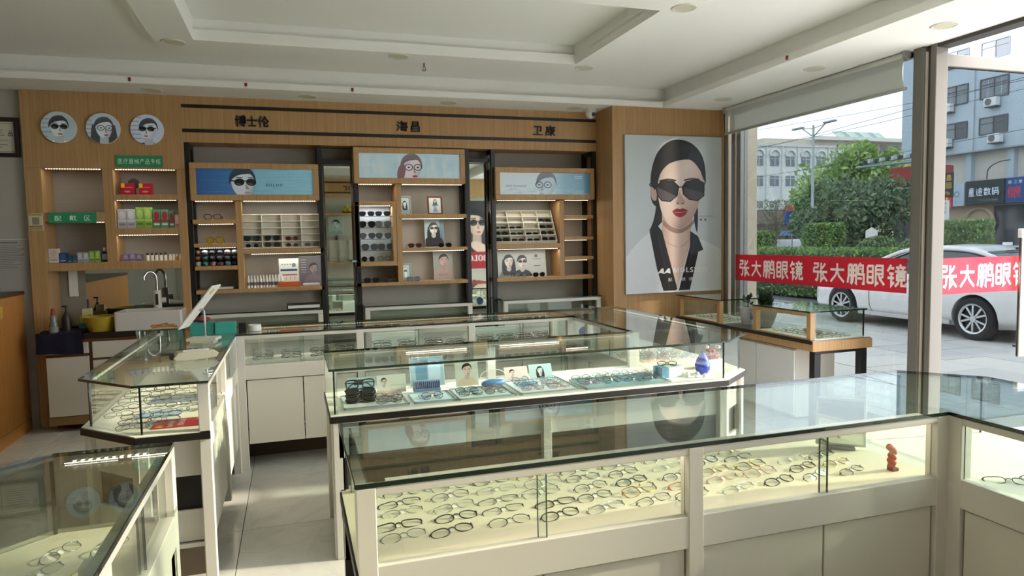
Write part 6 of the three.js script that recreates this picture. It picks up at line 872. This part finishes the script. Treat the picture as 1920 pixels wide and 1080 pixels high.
// ---- white sedan
{
  const car = thing('car', 'white parked sedan seen through the window and glass door', 'car', [10.85, GY, -9.05]);   // front towards -z
  const white = phys({ color: '#d5d2cf', roughness: 0.25, clearcoat: 1, clearcoatRoughness: 0.05 }), glassM = phys({ color: '#1d2528', roughness: 0.04, clearcoat: 1 }), dark = std('#151515', 0.7);
  const loft = (st, ring) => { const pos = [], idx = [], n = ring(st[0]).length; st.forEach((s) => ring(s).forEach((p) => pos.push(p[0], p[1], s.z))); for (let i = 0; i + 1 < st.length; i++) for (let k = 0; k < n; k++) { const a = i * n + k, b = i * n + (k + 1) % n; idx.push(a, b, a + n, b, b + n, a + n); } const cap = (i, rev) => { const c = pos.length / 3, q = ring(st[i]); let X = 0, Y = 0; q.forEach((p) => { X += p[0] / n; Y += p[1] / n; }); pos.push(X, Y, st[i].z); for (let k = 0; k < n; k++) { const a = i * n + k, b = i * n + (k + 1) % n; rev ? idx.push(c, b, a) : idx.push(c, a, b); } }; cap(0, false); cap(st.length - 1, true); const g = new THREE.BufferGeometry(); g.setAttribute('position', new THREE.Float32BufferAttribute(pos, 3)); const uv = new Float32Array(pos.length / 3 * 2); g.setAttribute('uv', new THREE.BufferAttribute(uv, 2)); g.setIndex(idx); g.computeVertexNormals(); return g; };
  const S = (z, b, belt, w, tw = w * 0.9) => ({ z, b, belt, w, tw });
  const body = loft([S(-2.38, 0.34, 0.62, 0.62), S(-2.30, 0.24, 0.74, 0.74), S(-2.1, 0.2, 0.82, 0.84), S(-1.7, 0.19, 0.9, 0.9), S(-1.2, 0.19, 0.97, 0.92), S(-0.8, 0.19, 1.0, 0.92), S(0, 0.19, 1.0, 0.92), S(1.0, 0.19, 1.02, 0.92), S(1.6, 0.2, 1.05, 0.91), S(2.0, 0.24, 1.04, 0.87), S(2.25, 0.3, 1.0, 0.8), S(2.36, 0.4, 0.9, 0.72)], (s) => { const h = s.belt - s.b; return [[-s.w * 0.93, s.b], [-s.w * 0.985, s.b + h * 0.2], [-s.w, s.b + h * 0.5], [-s.w * 0.985, s.b + h * 0.8], [-s.w * 0.94, s.b + h * 0.95], [-s.tw * 0.85, s.belt], [0, s.belt + 0.03], [s.tw * 0.85, s.belt], [s.w * 0.94, s.b + h * 0.95], [s.w * 0.985, s.b + h * 0.8], [s.w, s.b + h * 0.5], [s.w * 0.985, s.b + h * 0.2], [s.w * 0.93, s.b]].reverse(); });
  const ev = new Evaluator(); ev.attributes = ['position', 'normal', 'uv']; let b = new Brush(body.toNonIndexed()); b.updateMatrixWorld(); const WZ = [-1.46, 1.2];
  for (const z of WZ) for (const s of [-1, 1]) { const c = new Brush(new THREE.CylinderGeometry(0.375, 0.375, 0.5, 36).rotateZ(Math.PI / 2)); c.position.set(s * 0.86, 0.33, z); c.updateMatrixWorld(); b = ev.evaluate(b, c, SUBTRACTION); b.updateMatrixWorld(); }
  part(car, 'body', b.geometry, white); part(car, 'underbody', bx(-0.6, 0.6, 0.2, 0.6, -1.9, 1.8), dark);
  const house = loft([{ z: -1.05, y: 1.0, w: 0.78 }, { z: -0.55, y: 1.25, w: 0.7 }, { z: -0.15, y: 1.4, w: 0.62 }, { z: 0.4, y: 1.445, w: 0.6 }, { z: 0.9, y: 1.42, w: 0.6 }, { z: 1.35, y: 1.28, w: 0.64 }, { z: 1.85, y: 1.06, w: 0.7 }], (s) => [[-0.82, 0.98], [-s.w - 0.02, s.y - 0.05], [-s.w + 0.06, s.y - 0.012], [0, s.y], [s.w - 0.06, s.y - 0.012], [s.w + 0.02, s.y - 0.05], [0.82, 0.98]].reverse()); part(car, 'window_glass', house, glassM);
  part(car, 'roof', loft([{ z: -0.2, y: 1.395, w: 0.63 }, { z: 0.1, y: 1.435, w: 0.61 }, { z: 0.4, y: 1.455, w: 0.6 }, { z: 0.9, y: 1.43, w: 0.6 }, { z: 1.15, y: 1.36, w: 0.62 }], (s) => [[-s.w - 0.03, s.y - 0.07], [-s.w + 0.05, s.y - 0.005], [0, s.y + 0.012], [s.w - 0.05, s.y - 0.005], [s.w + 0.03, s.y - 0.07], [s.w, s.y - 0.07], [0, s.y - 0.02], [-s.w, s.y - 0.07]].reverse()), white);
  for (const s of [-1, 1]) { part(car, 'roof_pillar', tube([[s * 0.84, 0.99, -1.08], [s * 0.74, 1.24, -0.58], [s * 0.67, 1.37, -0.18], [s * 0.65, 1.4, 0.4], [s * 0.66, 1.37, 0.95], [s * 0.7, 1.25, 1.4], [s * 0.8, 1.04, 1.9]], 0.035, 40, 8), white); part(car, 'door_pillar', rod([s * 0.83, 0.99, 0.28], [s * 0.67, 1.4, 0.22], 0.03), dark); for (const z of [-0.78, 0.3]) part(car, 'door_seam', tube([[s * 0.905, 0.95, z], [s * 0.925, 0.7, z - 0.02], [s * 0.915, 0.4, z - 0.02], [s * 0.88, 0.27, z + 0.02]], 0.005, 16, 4), dark); part(car, 'sill', rbx(s * 0.84, s * 0.92, 0.2, 0.27, -1.05, 0.8, 0.01), std('#b9b6b2', 0.4)); for (const z of [-0.05, 0.95]) part(car, 'door_handle', rbx(s * 0.9, s * 0.935, 0.86, 0.885, z - 0.09, z + 0.09, 0.008), white); part(car, 'headlamp', ball(0.12, s * 0.66, 0.66, -2.16, 1, 0.5, 1.1, 14, 10), phys({ color: '#b9c0c4', roughness: 0.08, clearcoat: 1 })); part(car, 'tail_lamp', ball(0.12, s * 0.7, 0.86, 2.2, 1.1, 0.5, 0.6, 14, 10), std('#8c1f1f', 0.2)); part(car, 'side_mirror', ball(0.09, s * 0.97, 1.02, -0.7, 1, 0.7, 0.6, 12, 8), white); }
  part(car, 'roof_fin', rbx(-0.015, 0.015, 1.44, 1.49, 0.95, 1.1, 0.008), white);
  for (const z of WZ) for (const s of [-1, 1]) {
    const w = new THREE.Group(); w.name = 'wheel'; w.position.set(s * 0.83, 0.33, z); w.rotation.y = s < 0 ? -Math.PI / 2 : Math.PI / 2; car.add(w);   // local +z faces outwards
    part(w, 'tyre', lathe([[0.235, -0.1], [0.29, -0.105], [0.322, -0.085], [0.33, 0], [0.322, 0.085], [0.29, 0.105], [0.235, 0.1]], 40).rotateX(Math.PI / 2), std('#1b1b1c', 0.85)); const sp = [lathe([[0.21, 0.07], [0.235, 0.085], [0.24, 0.1], [0.232, 0.1], [0.21, 0.09]], 40).rotateX(Math.PI / 2), cyl(0.05, 0.05, 0.03, 0, 0, 0.075, 20, 'z')]; for (let k = 0; k < 10; k++) { const g = new THREE.BoxGeometry(0.03, 0.19, 0.022); g.translate((k % 2 ? 0.008 : -0.008), 0.125, 0.075); g.rotateZ(k / 10 * Math.PI * 2); sp.push(g); } part(w, 'rim', sp, std('#c3c4c4', 0.25, { metalness: 0.8 })); part(w, 'brake', cyl(0.2, 0.2, 0.02, 0, 0, 0.02, 30, 'z'), std('#3a3a3b', 0.5, { metalness: 0.6 })); part(w, 'well', cyl(0.365, 0.365, 0.05, 0, 0, -0.14, 30, 'z'), dark);
  }
}
// ---- street furniture
{
  const l = thing('street_lamp', 'grey double-armed street lamp above the trees', 'street lamp', [24, -0.26, -27.3]), gm = std('#a3adad', 0.5); part(l, 'pole', cyl(0.05, 0.09, 7.0, 0, 3.5, 0, 14), gm); for (const s of [-1, 1]) { part(l, 'arm', [rod([0, 6.45, 0], [0, 6.95, s * 0.75], 0.03), rod([0, 6.85, 0], [0, 6.98, s * 1.0], 0.02)], gm); part(l, 'lamp_head', rbx(-0.1, 0.1, 6.96, 7.04, s * 0.7, s * 1.4, 0.02), std('#8f9aa0', 0.5)); }
  const u = thing('road_sign', 'blue U-turn road sign on a thin post', 'road sign', [26, -0.26, -31.1], R(-40)); part(u, 'post', cyl(0.035, 0.035, 2.4, 0, 1.2, 0, 10), std('#9fa5a6', 0.5)); part(u, 'panel', rbx(-0.38, 0.38, 2.36, 3.08, 0.03, 0.06, 0.02), std('#1e4f9a', 0.5)); const g = new THREE.PlaneGeometry(0.72, 0.68); g.translate(0, 2.72, 0.062); part(u, 'print', g, printMat(128, 120, (c) => { c.fillStyle = '#2456a4'; c.fillRect(0, 0, 128, 120); c.strokeStyle = '#e8eef4'; c.lineWidth = 12; c.beginPath(); c.moveTo(84, 100); c.lineTo(84, 44); c.arc(66, 44, 18, 0, Math.PI, true); c.lineTo(48, 78); c.stroke(); c.fillStyle = '#e8eef4'; c.beginPath(); c.moveTo(28, 72); c.lineTo(68, 72); c.lineTo(48, 100); c.fill(); }));
  const q = thing('sign_gantry', 'grey gantry arm carrying small cameras over the road', 'gantry', [23.6, -0.26, -21.0]); part(q, 'post', cyl(0.1, 0.12, 4.7, 0, 2.35, 0, 14), gm); part(q, 'beam', [rod([0, 4.6, 0], [0, 4.66, -3.2], 0.05), rod([0, 4.75, 0], [0, 4.82, -2.6], 0.025)], std('#84929a', 0.5)); for (let k = 0; k < 9; k++) part(q, 'camera', rbx(-0.12, 0.12, 4.76, 4.92, -0.4 - k * 0.3, -0.28 - k * 0.3, 0.02), std(k % 2 ? '#aeb6b6' : '#3b4348', 0.5));
  const e = thing('led_sign', 'black roadside sign with glowing yellow characters', 'sign', [17.3, -0.26, -14.68], R(-50)); part(e, 'post', cyl(0.06, 0.06, 3.5, -0.42, 1.75, -0.05, 12), gm); part(e, 'case', rbx(-0.27, 0.27, 2.76, 3.44, -0.04, 0.04, 0.01), M.black); const em = tex(canvas(128, 160, (c) => { c.fillStyle = '#0b0a08'; c.fillRect(0, 0, 128, 160); for (const [row, t] of [[0, '品区昌'], [1, '星数回']]) [...t].forEach((h, i) => han(c, h, 10 + i * 37, 12 + row * 52, 34, 40, '#ffd23c', 14)); c.fillStyle = '#ffd23c'; c.font = 'bold 34px sans-serif'; c.fillText('45k/h', 18, 148); })); const eg = new THREE.PlaneGeometry(0.52, 0.66); eg.translate(0, 3.1, 0.042); part(e, 'display', eg, std('#111111', 0.5, { map: em, emissive: '#ffffff', emissiveMap: em, emissiveIntensity: 1.0 })); part(e, 'notice', rbx(-0.2, 0.18, 2.1, 2.68, -0.02, 0.02, 0.01), std('#c3c7c4', 0.6)); const ng = new THREE.PlaneGeometry(0.36, 0.56); ng.translate(-0.01, 2.39, 0.022); part(e, 'notice_print', ng, printMat(96, 150, (c) => { c.fillStyle = '#ccd0cd'; c.fillRect(0, 0, 96, 150); for (let k = 0; k < 3; k++) [...'品区卫'].forEach((h, i) => han(c, h, 14 + i * 24, 10 + k * 32, 20, 22, '#3c4244', 10)); c.fillStyle = '#3c4244'; c.beginPath(); c.ellipse(50, 126, 22, 7, -0.5, 0, 7); c.fill(); })); part(e, 'signal', rbx(-0.5, -0.38, 3.1, 3.4, -0.06, 0.06, 0.02), std('#1e5a48', 0.5));
  const w = thing('notice_board', 'small white board with pointed top among the bushes', 'board', [17.5, -0.26, -17.3], R(-45)); const s = new THREE.Shape([[-0.17, 0], [0.17, 0], [0.17, 0.38], [0, 0.5], [-0.17, 0.38]].map((p) => new THREE.Vector2(...p))); part(w, 'panel', new THREE.ExtrudeGeometry(s, { depth: 0.03, bevelEnabled: false }).translate(0, 1.5, 0), M.paper); part(w, 'post', cyl(0.03, 0.03, 1.6, 0, 0.8, -0.02, 8), gm);
  const v = thing('van', 'small white van far down the street', 'van', [30, -0.26, -36.6], R(20)); part(v, 'body', rbx(-0.8, 0.8, 0.3, 1.5, -1.8, 1.8, 0.2, 3), std('#cfd3d3', 0.4)); part(v, 'windscreen', rbx(-0.7, 0.7, 0.9, 1.35, 1.72, 1.82, 0.04), M.black); for (const x of [-0.75, 0.75]) for (const z of [-1.1, 1.1]) part(v, 'wheel', cyl(0.3, 0.3, 0.2, x, 0.3, z, 16, 'x'), M.black);
  [[5.3, 5.9, 20], [5.9, 6.0, 22], [7.3, 6.6, 24], [4.3, 4.6, 21]].forEach(([a, b2, x], i) => single('overhead_wire', tube([[x, a, -34], [x, (a + b2) / 2 - 0.15, -24], [x, b2, -14]], 0.008, 20, 4), M.black, 'thin dark cable crossing the sky, ' + ['second lowest', 'second highest', 'highest', 'lowest'][i] + ' of four', 'cable', 'overhead cables'));
}
// ---- buildings across the street
const paneM = phys({ color: '#5c6a70', roughness: 0.08, clearcoat: 0.5 }), paneDark = phys({ color: '#3b4246', roughness: 0.1 }), facade = std('#acbac4', 0.85), trimM = std('#4a4f52', 0.6);
function winX(b, x, z0, z1, y0, y1, n, dark) { // window in a wall facing -x
  const f = part(b, 'window', [bx(x - 0.06, x + 0.1, y0 - 0.06, y0, z0 - 0.05, z1 + 0.05), bx(x - 0.06, x + 0.1, y1, y1 + 0.06, z0 - 0.05, z1 + 0.05), bx(x - 0.06, x + 0.1, y0, y1, z0 - 0.06, z0), bx(x - 0.06, x + 0.1, y0, y1, z1, z1 + 0.06)], trimM); for (let k = 0; k < n; k++) { const a = z0 + (z1 - z0) * k / n, c = z0 + (z1 - z0) * (k + 1) / n; part(f, 'pane', bx(x - 0.02, x, y0, y1, a + 0.03, c - 0.03), dark && k ? paneDark : paneM); } if (n > 1) part(f, 'bars', [bx(x - 0.05, x - 0.02, y0, y1, (z0 + z1) / 2 - 0.03, (z0 + z1) / 2 + 0.03), bx(x - 0.05, x - 0.02, y1 - 0.3, y1 - 0.26, z0, z1)], trimM);
}
{
  const b = thing('building', 'white multi-storey building with air conditioners over street shops', 'building', [36, -0.26, -26]); const o = (x, y, z) => [x - 36, y + 0.26, z + 26];
  const B = (n, x0, x1, y0, y1, z0, z1, m) => part(b, n, bx(x0 - 36, x1 - 36, y0 + 0.26, y1 + 0.26, z0 + 26, z1 + 26), m);
  B('upper_wall', 36, 48, 5.95, 24, -33.4, -10, facade); B('wall_band', 35.96, 36, 6.0, 24, -25.2, -24.9, std('#bcb8ac', 0.8)); B('soffit', 35.95, 36.2, 5.88, 5.96, -33.4, -10, std('#8f979b', 0.8)); B('lower_wall', 36.6, 48, -0.26, 5.95, -33.4, -10, std('#c9c5bc', 0.85)); for (const z of [-32.8, -29.4, -27.0]) B('pilaster', 36.3, 36.6, 4.3, 5.95, z, z + 0.35, facade); B('drain_pipe', 35.9, 35.98, 6, 20, -28.75, -28.67, std('#b3bac0', 0.7)); B('shop_wall', 36.3, 36.6, -0.26, 3.0, -30.6, -27.75, std('#bda98f', 0.8)); B('shop_glass', 36.4, 36.6, -0.26, 2.9, -27.7, -23.5, paneDark); B('step', 35.8, 36.6, -0.26, 0.3, -27.6, -25, std('#9c9890', 0.8));
  const bb = b; const sh = new THREE.Group(); for (const [z0, z1] of [[-30.5, -29.12], [-28.32, -26.85], [-23.8, -22.4]]) for (const [y0, y1, dk] of [[6.78, 7.6, 1], [8.68, 9.66, 0], [10.75, 11.6, 1], [12.7, 13.6, 0]]) winX(bb, 0, z0 + 26, z1 + 26, y0 + 0.26, y1 + 0.26, y1 - y0 > 0.9 ? 4 : 2, dk);
  const rg = new THREE.TorusGeometry(0.82, 0.1, 10, 40); rg.rotateY(Math.PI / 2); rg.translate(0.25, 2.25, -2.45); part(b, 'ring_arch', rg, std('#b89f86', 0.7)); part(b, 'sign_lamp', tube([[-0.1, 4.6, -1.8], [-0.5, 5.1, -1.4], [-0.9, 5.35, -0.6], [-1, 5.4, 0.1]], 0.03, 16, 6), trimM);
}
[[-30.5, 8.28, 'under the upper left window'], [-30.55, 6.33, 'under the lower left window'], [-27.85, 8.14, 'under the upper right window'], [-27.6, 6.2, 'under the lower right window']].forEach(([z, y, n]) => { const a = thing('air_conditioner', 'white outdoor air conditioner ' + n + ' of the white building', 'air conditioner', [35.7, y, z + 0.35], 0, 'air conditioners'); part(a, 'body', rbx(-0.16, 0.16, 0, 0.46, -0.34, 0.34, 0.03), std('#cfd2d2', 0.5)); part(a, 'fan', cyl(0.18, 0.18, 0.02, -0.165, 0.23, -0.08, 24, 'x'), std('#5a6064', 0.6)); part(a, 'bracket', bx(-0.14, 0.3, -0.05, 0, -0.3, 0.3), trimM); });
function shopSign(z0, z1, y0, y1, draw, label, color) { const w = z1 - z0, h = y1 - y0, t = thing('shop_sign', label, 'sign', [35.9, y0, (z0 + z1) / 2], -Math.PI / 2); part(t, 'panel', rbx(-w / 2, w / 2, 0, h, -0.3, 0, 0.02), std(color, 0.6)); const g = new THREE.PlaneGeometry(w * 0.98, h * 0.97); g.translate(0, h / 2, 0.006); part(t, 'print', g, printMat(384, Math.round(384 * h / w), draw)); }
shopSign(-30.7, -29.1, 2.95, 4.25, (g, w, h) => { g.fillStyle = '#b9cbd8'; g.fillRect(0, 0, w, h); g.strokeStyle = '#3d4650'; g.lineWidth = 9; g.beginPath(); g.moveTo(40, 150); g.lineTo(240, 150); g.moveTo(130, 90); g.lineTo(130, 215); g.moveTo(90, 110); g.lineTo(110, 135); g.moveTo(180, 110); g.lineTo(150, 135); g.stroke(); g.beginPath(); g.arc(280, 150, 36, 0, 7); g.stroke(); g.font = '30px sans-serif'; han(g, '品', 170, 240, 28, 30, '#3d4650', 9); han(g, '卫', 210, 240, 28, 30, '#3d4650', 9); han(g, '专', 256, 240, 28, 30, '#3d4650', 9); }, 'pale blue shop sign with a dark line emblem', '#b4c6d2');
shopSign(-29.02, -26.85, 2.97, 4.3, (g, w, h) => { g.fillStyle = '#2e3a3c'; g.fillRect(0, 0, w, h); [...'星途数码'].forEach((c, i) => han(g, c, 24 + i * 82, 70, 74, 84, '#dfe6f4', 13)); [...'大品卫专数码'].forEach((c, i) => han(g, c, 140 + i * 34, 184, 22, 22, '#aeb6b8', 10)); }, 'dark shop sign with four large white characters', '#28343a');
shopSign(-26.75, -24.6, 2.97, 4.3, (g, w, h) => { g.fillStyle = '#24508a'; g.fillRect(0, 0, w, h); [...'眼卫康专品'].forEach((c, i) => han(g, c, 20 + i * 50, 22, 34, 36, '#cfd9e6', 10)); [...'眼镜'].forEach((c, i) => han(g, c, 16 + i * 150, 78, 130, 120, '#c9405a', 11)); }, 'blue shop sign with red characters at the door edge', '#1f477c');
{ // red corner shop
  const t = thing('corner_shop', 'red curved corner shop front with banner lettering', 'building', [28.6, -0.26, -25.4]); const s = new THREE.CylinderGeometry(1.3, 1.3, 1.9, 40, 1, false); s.translate(0, 3.9, 0); part(t, 'red_drum', s, std('#8e3430', 0.7)); part(t, 'lower_wall', cyl(1.1, 1.1, 2.9, 0, 1.45, 0, 30), std('#4b4a4a', 0.7));
  const fg = new THREE.CylinderGeometry(1.32, 1.32, 0.8, 24, 1, true, Math.PI * 1.42, 1.1); fg.translate(0, 3.5, 0); part(t, 'letter_band', fg, printMat(384, 160, (g, w, h) => { g.fillStyle = '#3f4f86'; g.fillRect(0, 0, w, h); [...'家客大'].forEach((c, i) => han(g, c, 40 + i * 110, 24, 100, 112, '#e9edf4', 12)); }));
  const bn = new THREE.PlaneGeometry(1.7, 0.95); bn.rotateY(R(-42)); bn.translate(-0.75, 3.3, 1.15); part(t, 'banner', bn, printMat(384, 216, (g, w, h) => { g.fillStyle = '#b3202a'; g.fillRect(0, 0, w, h); [...'黄金回'].forEach((c, i) => han(g, c, 14 + i * 116, 34, 108, 110, '#e6b93c', 12)); g.fillStyle = '#e4b0a4'; for (let k = 0; k < 14; k++) g.fillRect(18 + k * 26, 168, 16, 18); }));
}
{ // white building at the end of the street, facing the camera
  const b = thing('building', 'white three-storey building with arched windows down the street', 'building', [50, -0.26, -60]); const X = (x) => x - 50; part(b, 'wall', bx(X(38), X(58), 4.4, 10.95, -10, 0), std('#d3d7d3', 0.85)); part(b, 'parapet', bx(X(38), X(58), 10.9, 11.1, -10, 0.15), std('#c9ccc6', 0.85)); part(b, 'shop_floor', bx(X(38), X(58), 0, 4.4, -10, 0.3), std('#5a504c', 0.8)); part(b, 'shop_band', bx(X(38), X(58), 2.9, 4.3, 0.3, 0.4), std('#7c716b', 0.8));
  for (const x of [43.45, 45.4, 47.35, 49.3, 51.25, 53.2, 55.1]) { for (const [y0, y1] of [[8.9, 9.9], [6.85, 7.9], [4.6, 5.3]]) { const f = part(b, 'window', [bx(X(x), X(x + 1.08), y0, y1, 0, 0.04)], paneM); part(f, 'bars', [bx(X(x + 0.5), X(x + 0.57), y0, y1, 0.04, 0.08), bx(X(x), X(x + 1.08), y1 - 0.3, y1 - 0.25, 0.04, 0.08)], std('#c3c8c4', 0.6)); } const a = new THREE.TorusGeometry(0.6, 0.1, 8, 20, Math.PI); a.translate(X(x + 0.54), 9.95, 0.1); part(b, 'arch', a, std('#cfd2cc', 0.85)); part(b, 'pilaster', bx(X(x + 1.42), X(x + 1.62), 4.4, 10.9, 0, 0.12), std('#cfd3ce', 0.85)); }
  const hx = cyl(0.75, 0.75, 0.2, X(49.4), 4.2, 0.5, 6, 'z'); part(b, 'red_emblem', hx, std('#b23a36', 0.6)); part(b, 'lettering', bx(X(50.4), X(53), 3.85, 4.5, 0.42, 0.5), std('#c9c5c2', 0.7)); for (const [x, c] of [[45.5, '#4f8f7c'], [48, '#5a7fb0'], [51, '#6a86b4']]) part(b, 'shop_board', bx(X(x), X(x + 2.2), 1.7, 2.2, 0.4, 0.5), std(c, 0.6));
  const f = thing('building', 'beige building with sloping glass roof behind the trees', 'building', [80, -0.26, -80]); const Y = (x) => x - 80; part(f, 'wall', bx(Y(62), Y(78), 0, 15.0, -12, 0), std('#cbc2b2', 0.85)); part(f, 'eaves', bx(Y(70), Y(90), 14.9, 15.4, -12, 1), std('#d6d4cc', 0.8)); part(f, 'wall', bx(Y(76), Y(90), 0, 14.9, -12, -1), std('#c6bdae', 0.85)); for (let k = 0; k < 6; k++) part(f, 'window', bx(Y(77 + k * 2.1), Y(78.3 + k * 2.1), 13.3, 14.6, -1, -0.95), paneM);
  const gl = std('#7d9c90', 0.3); for (let k = 0; k < 7; k++) { const g = bx(0, 1.05, 0, 2.0, -0.05, 0.05); g.rotateX(-0.9); g.translate(Y(74.6) + k * 1.22, 15.2, 0.4); part(f, 'roof_pane', g, k % 2 ? gl : std('#a9bfb4', 0.3)); const bar = bx(1.05, 1.22, 0, 2.0, -0.08, 0.08); bar.rotateX(-0.9); bar.translate(Y(74.6) + k * 1.22, 15.2, 0.4); part(f, 'roof_bar', bar, std('#d3d8d2', 0.6)); }
}
renderer.render(scene, camera);
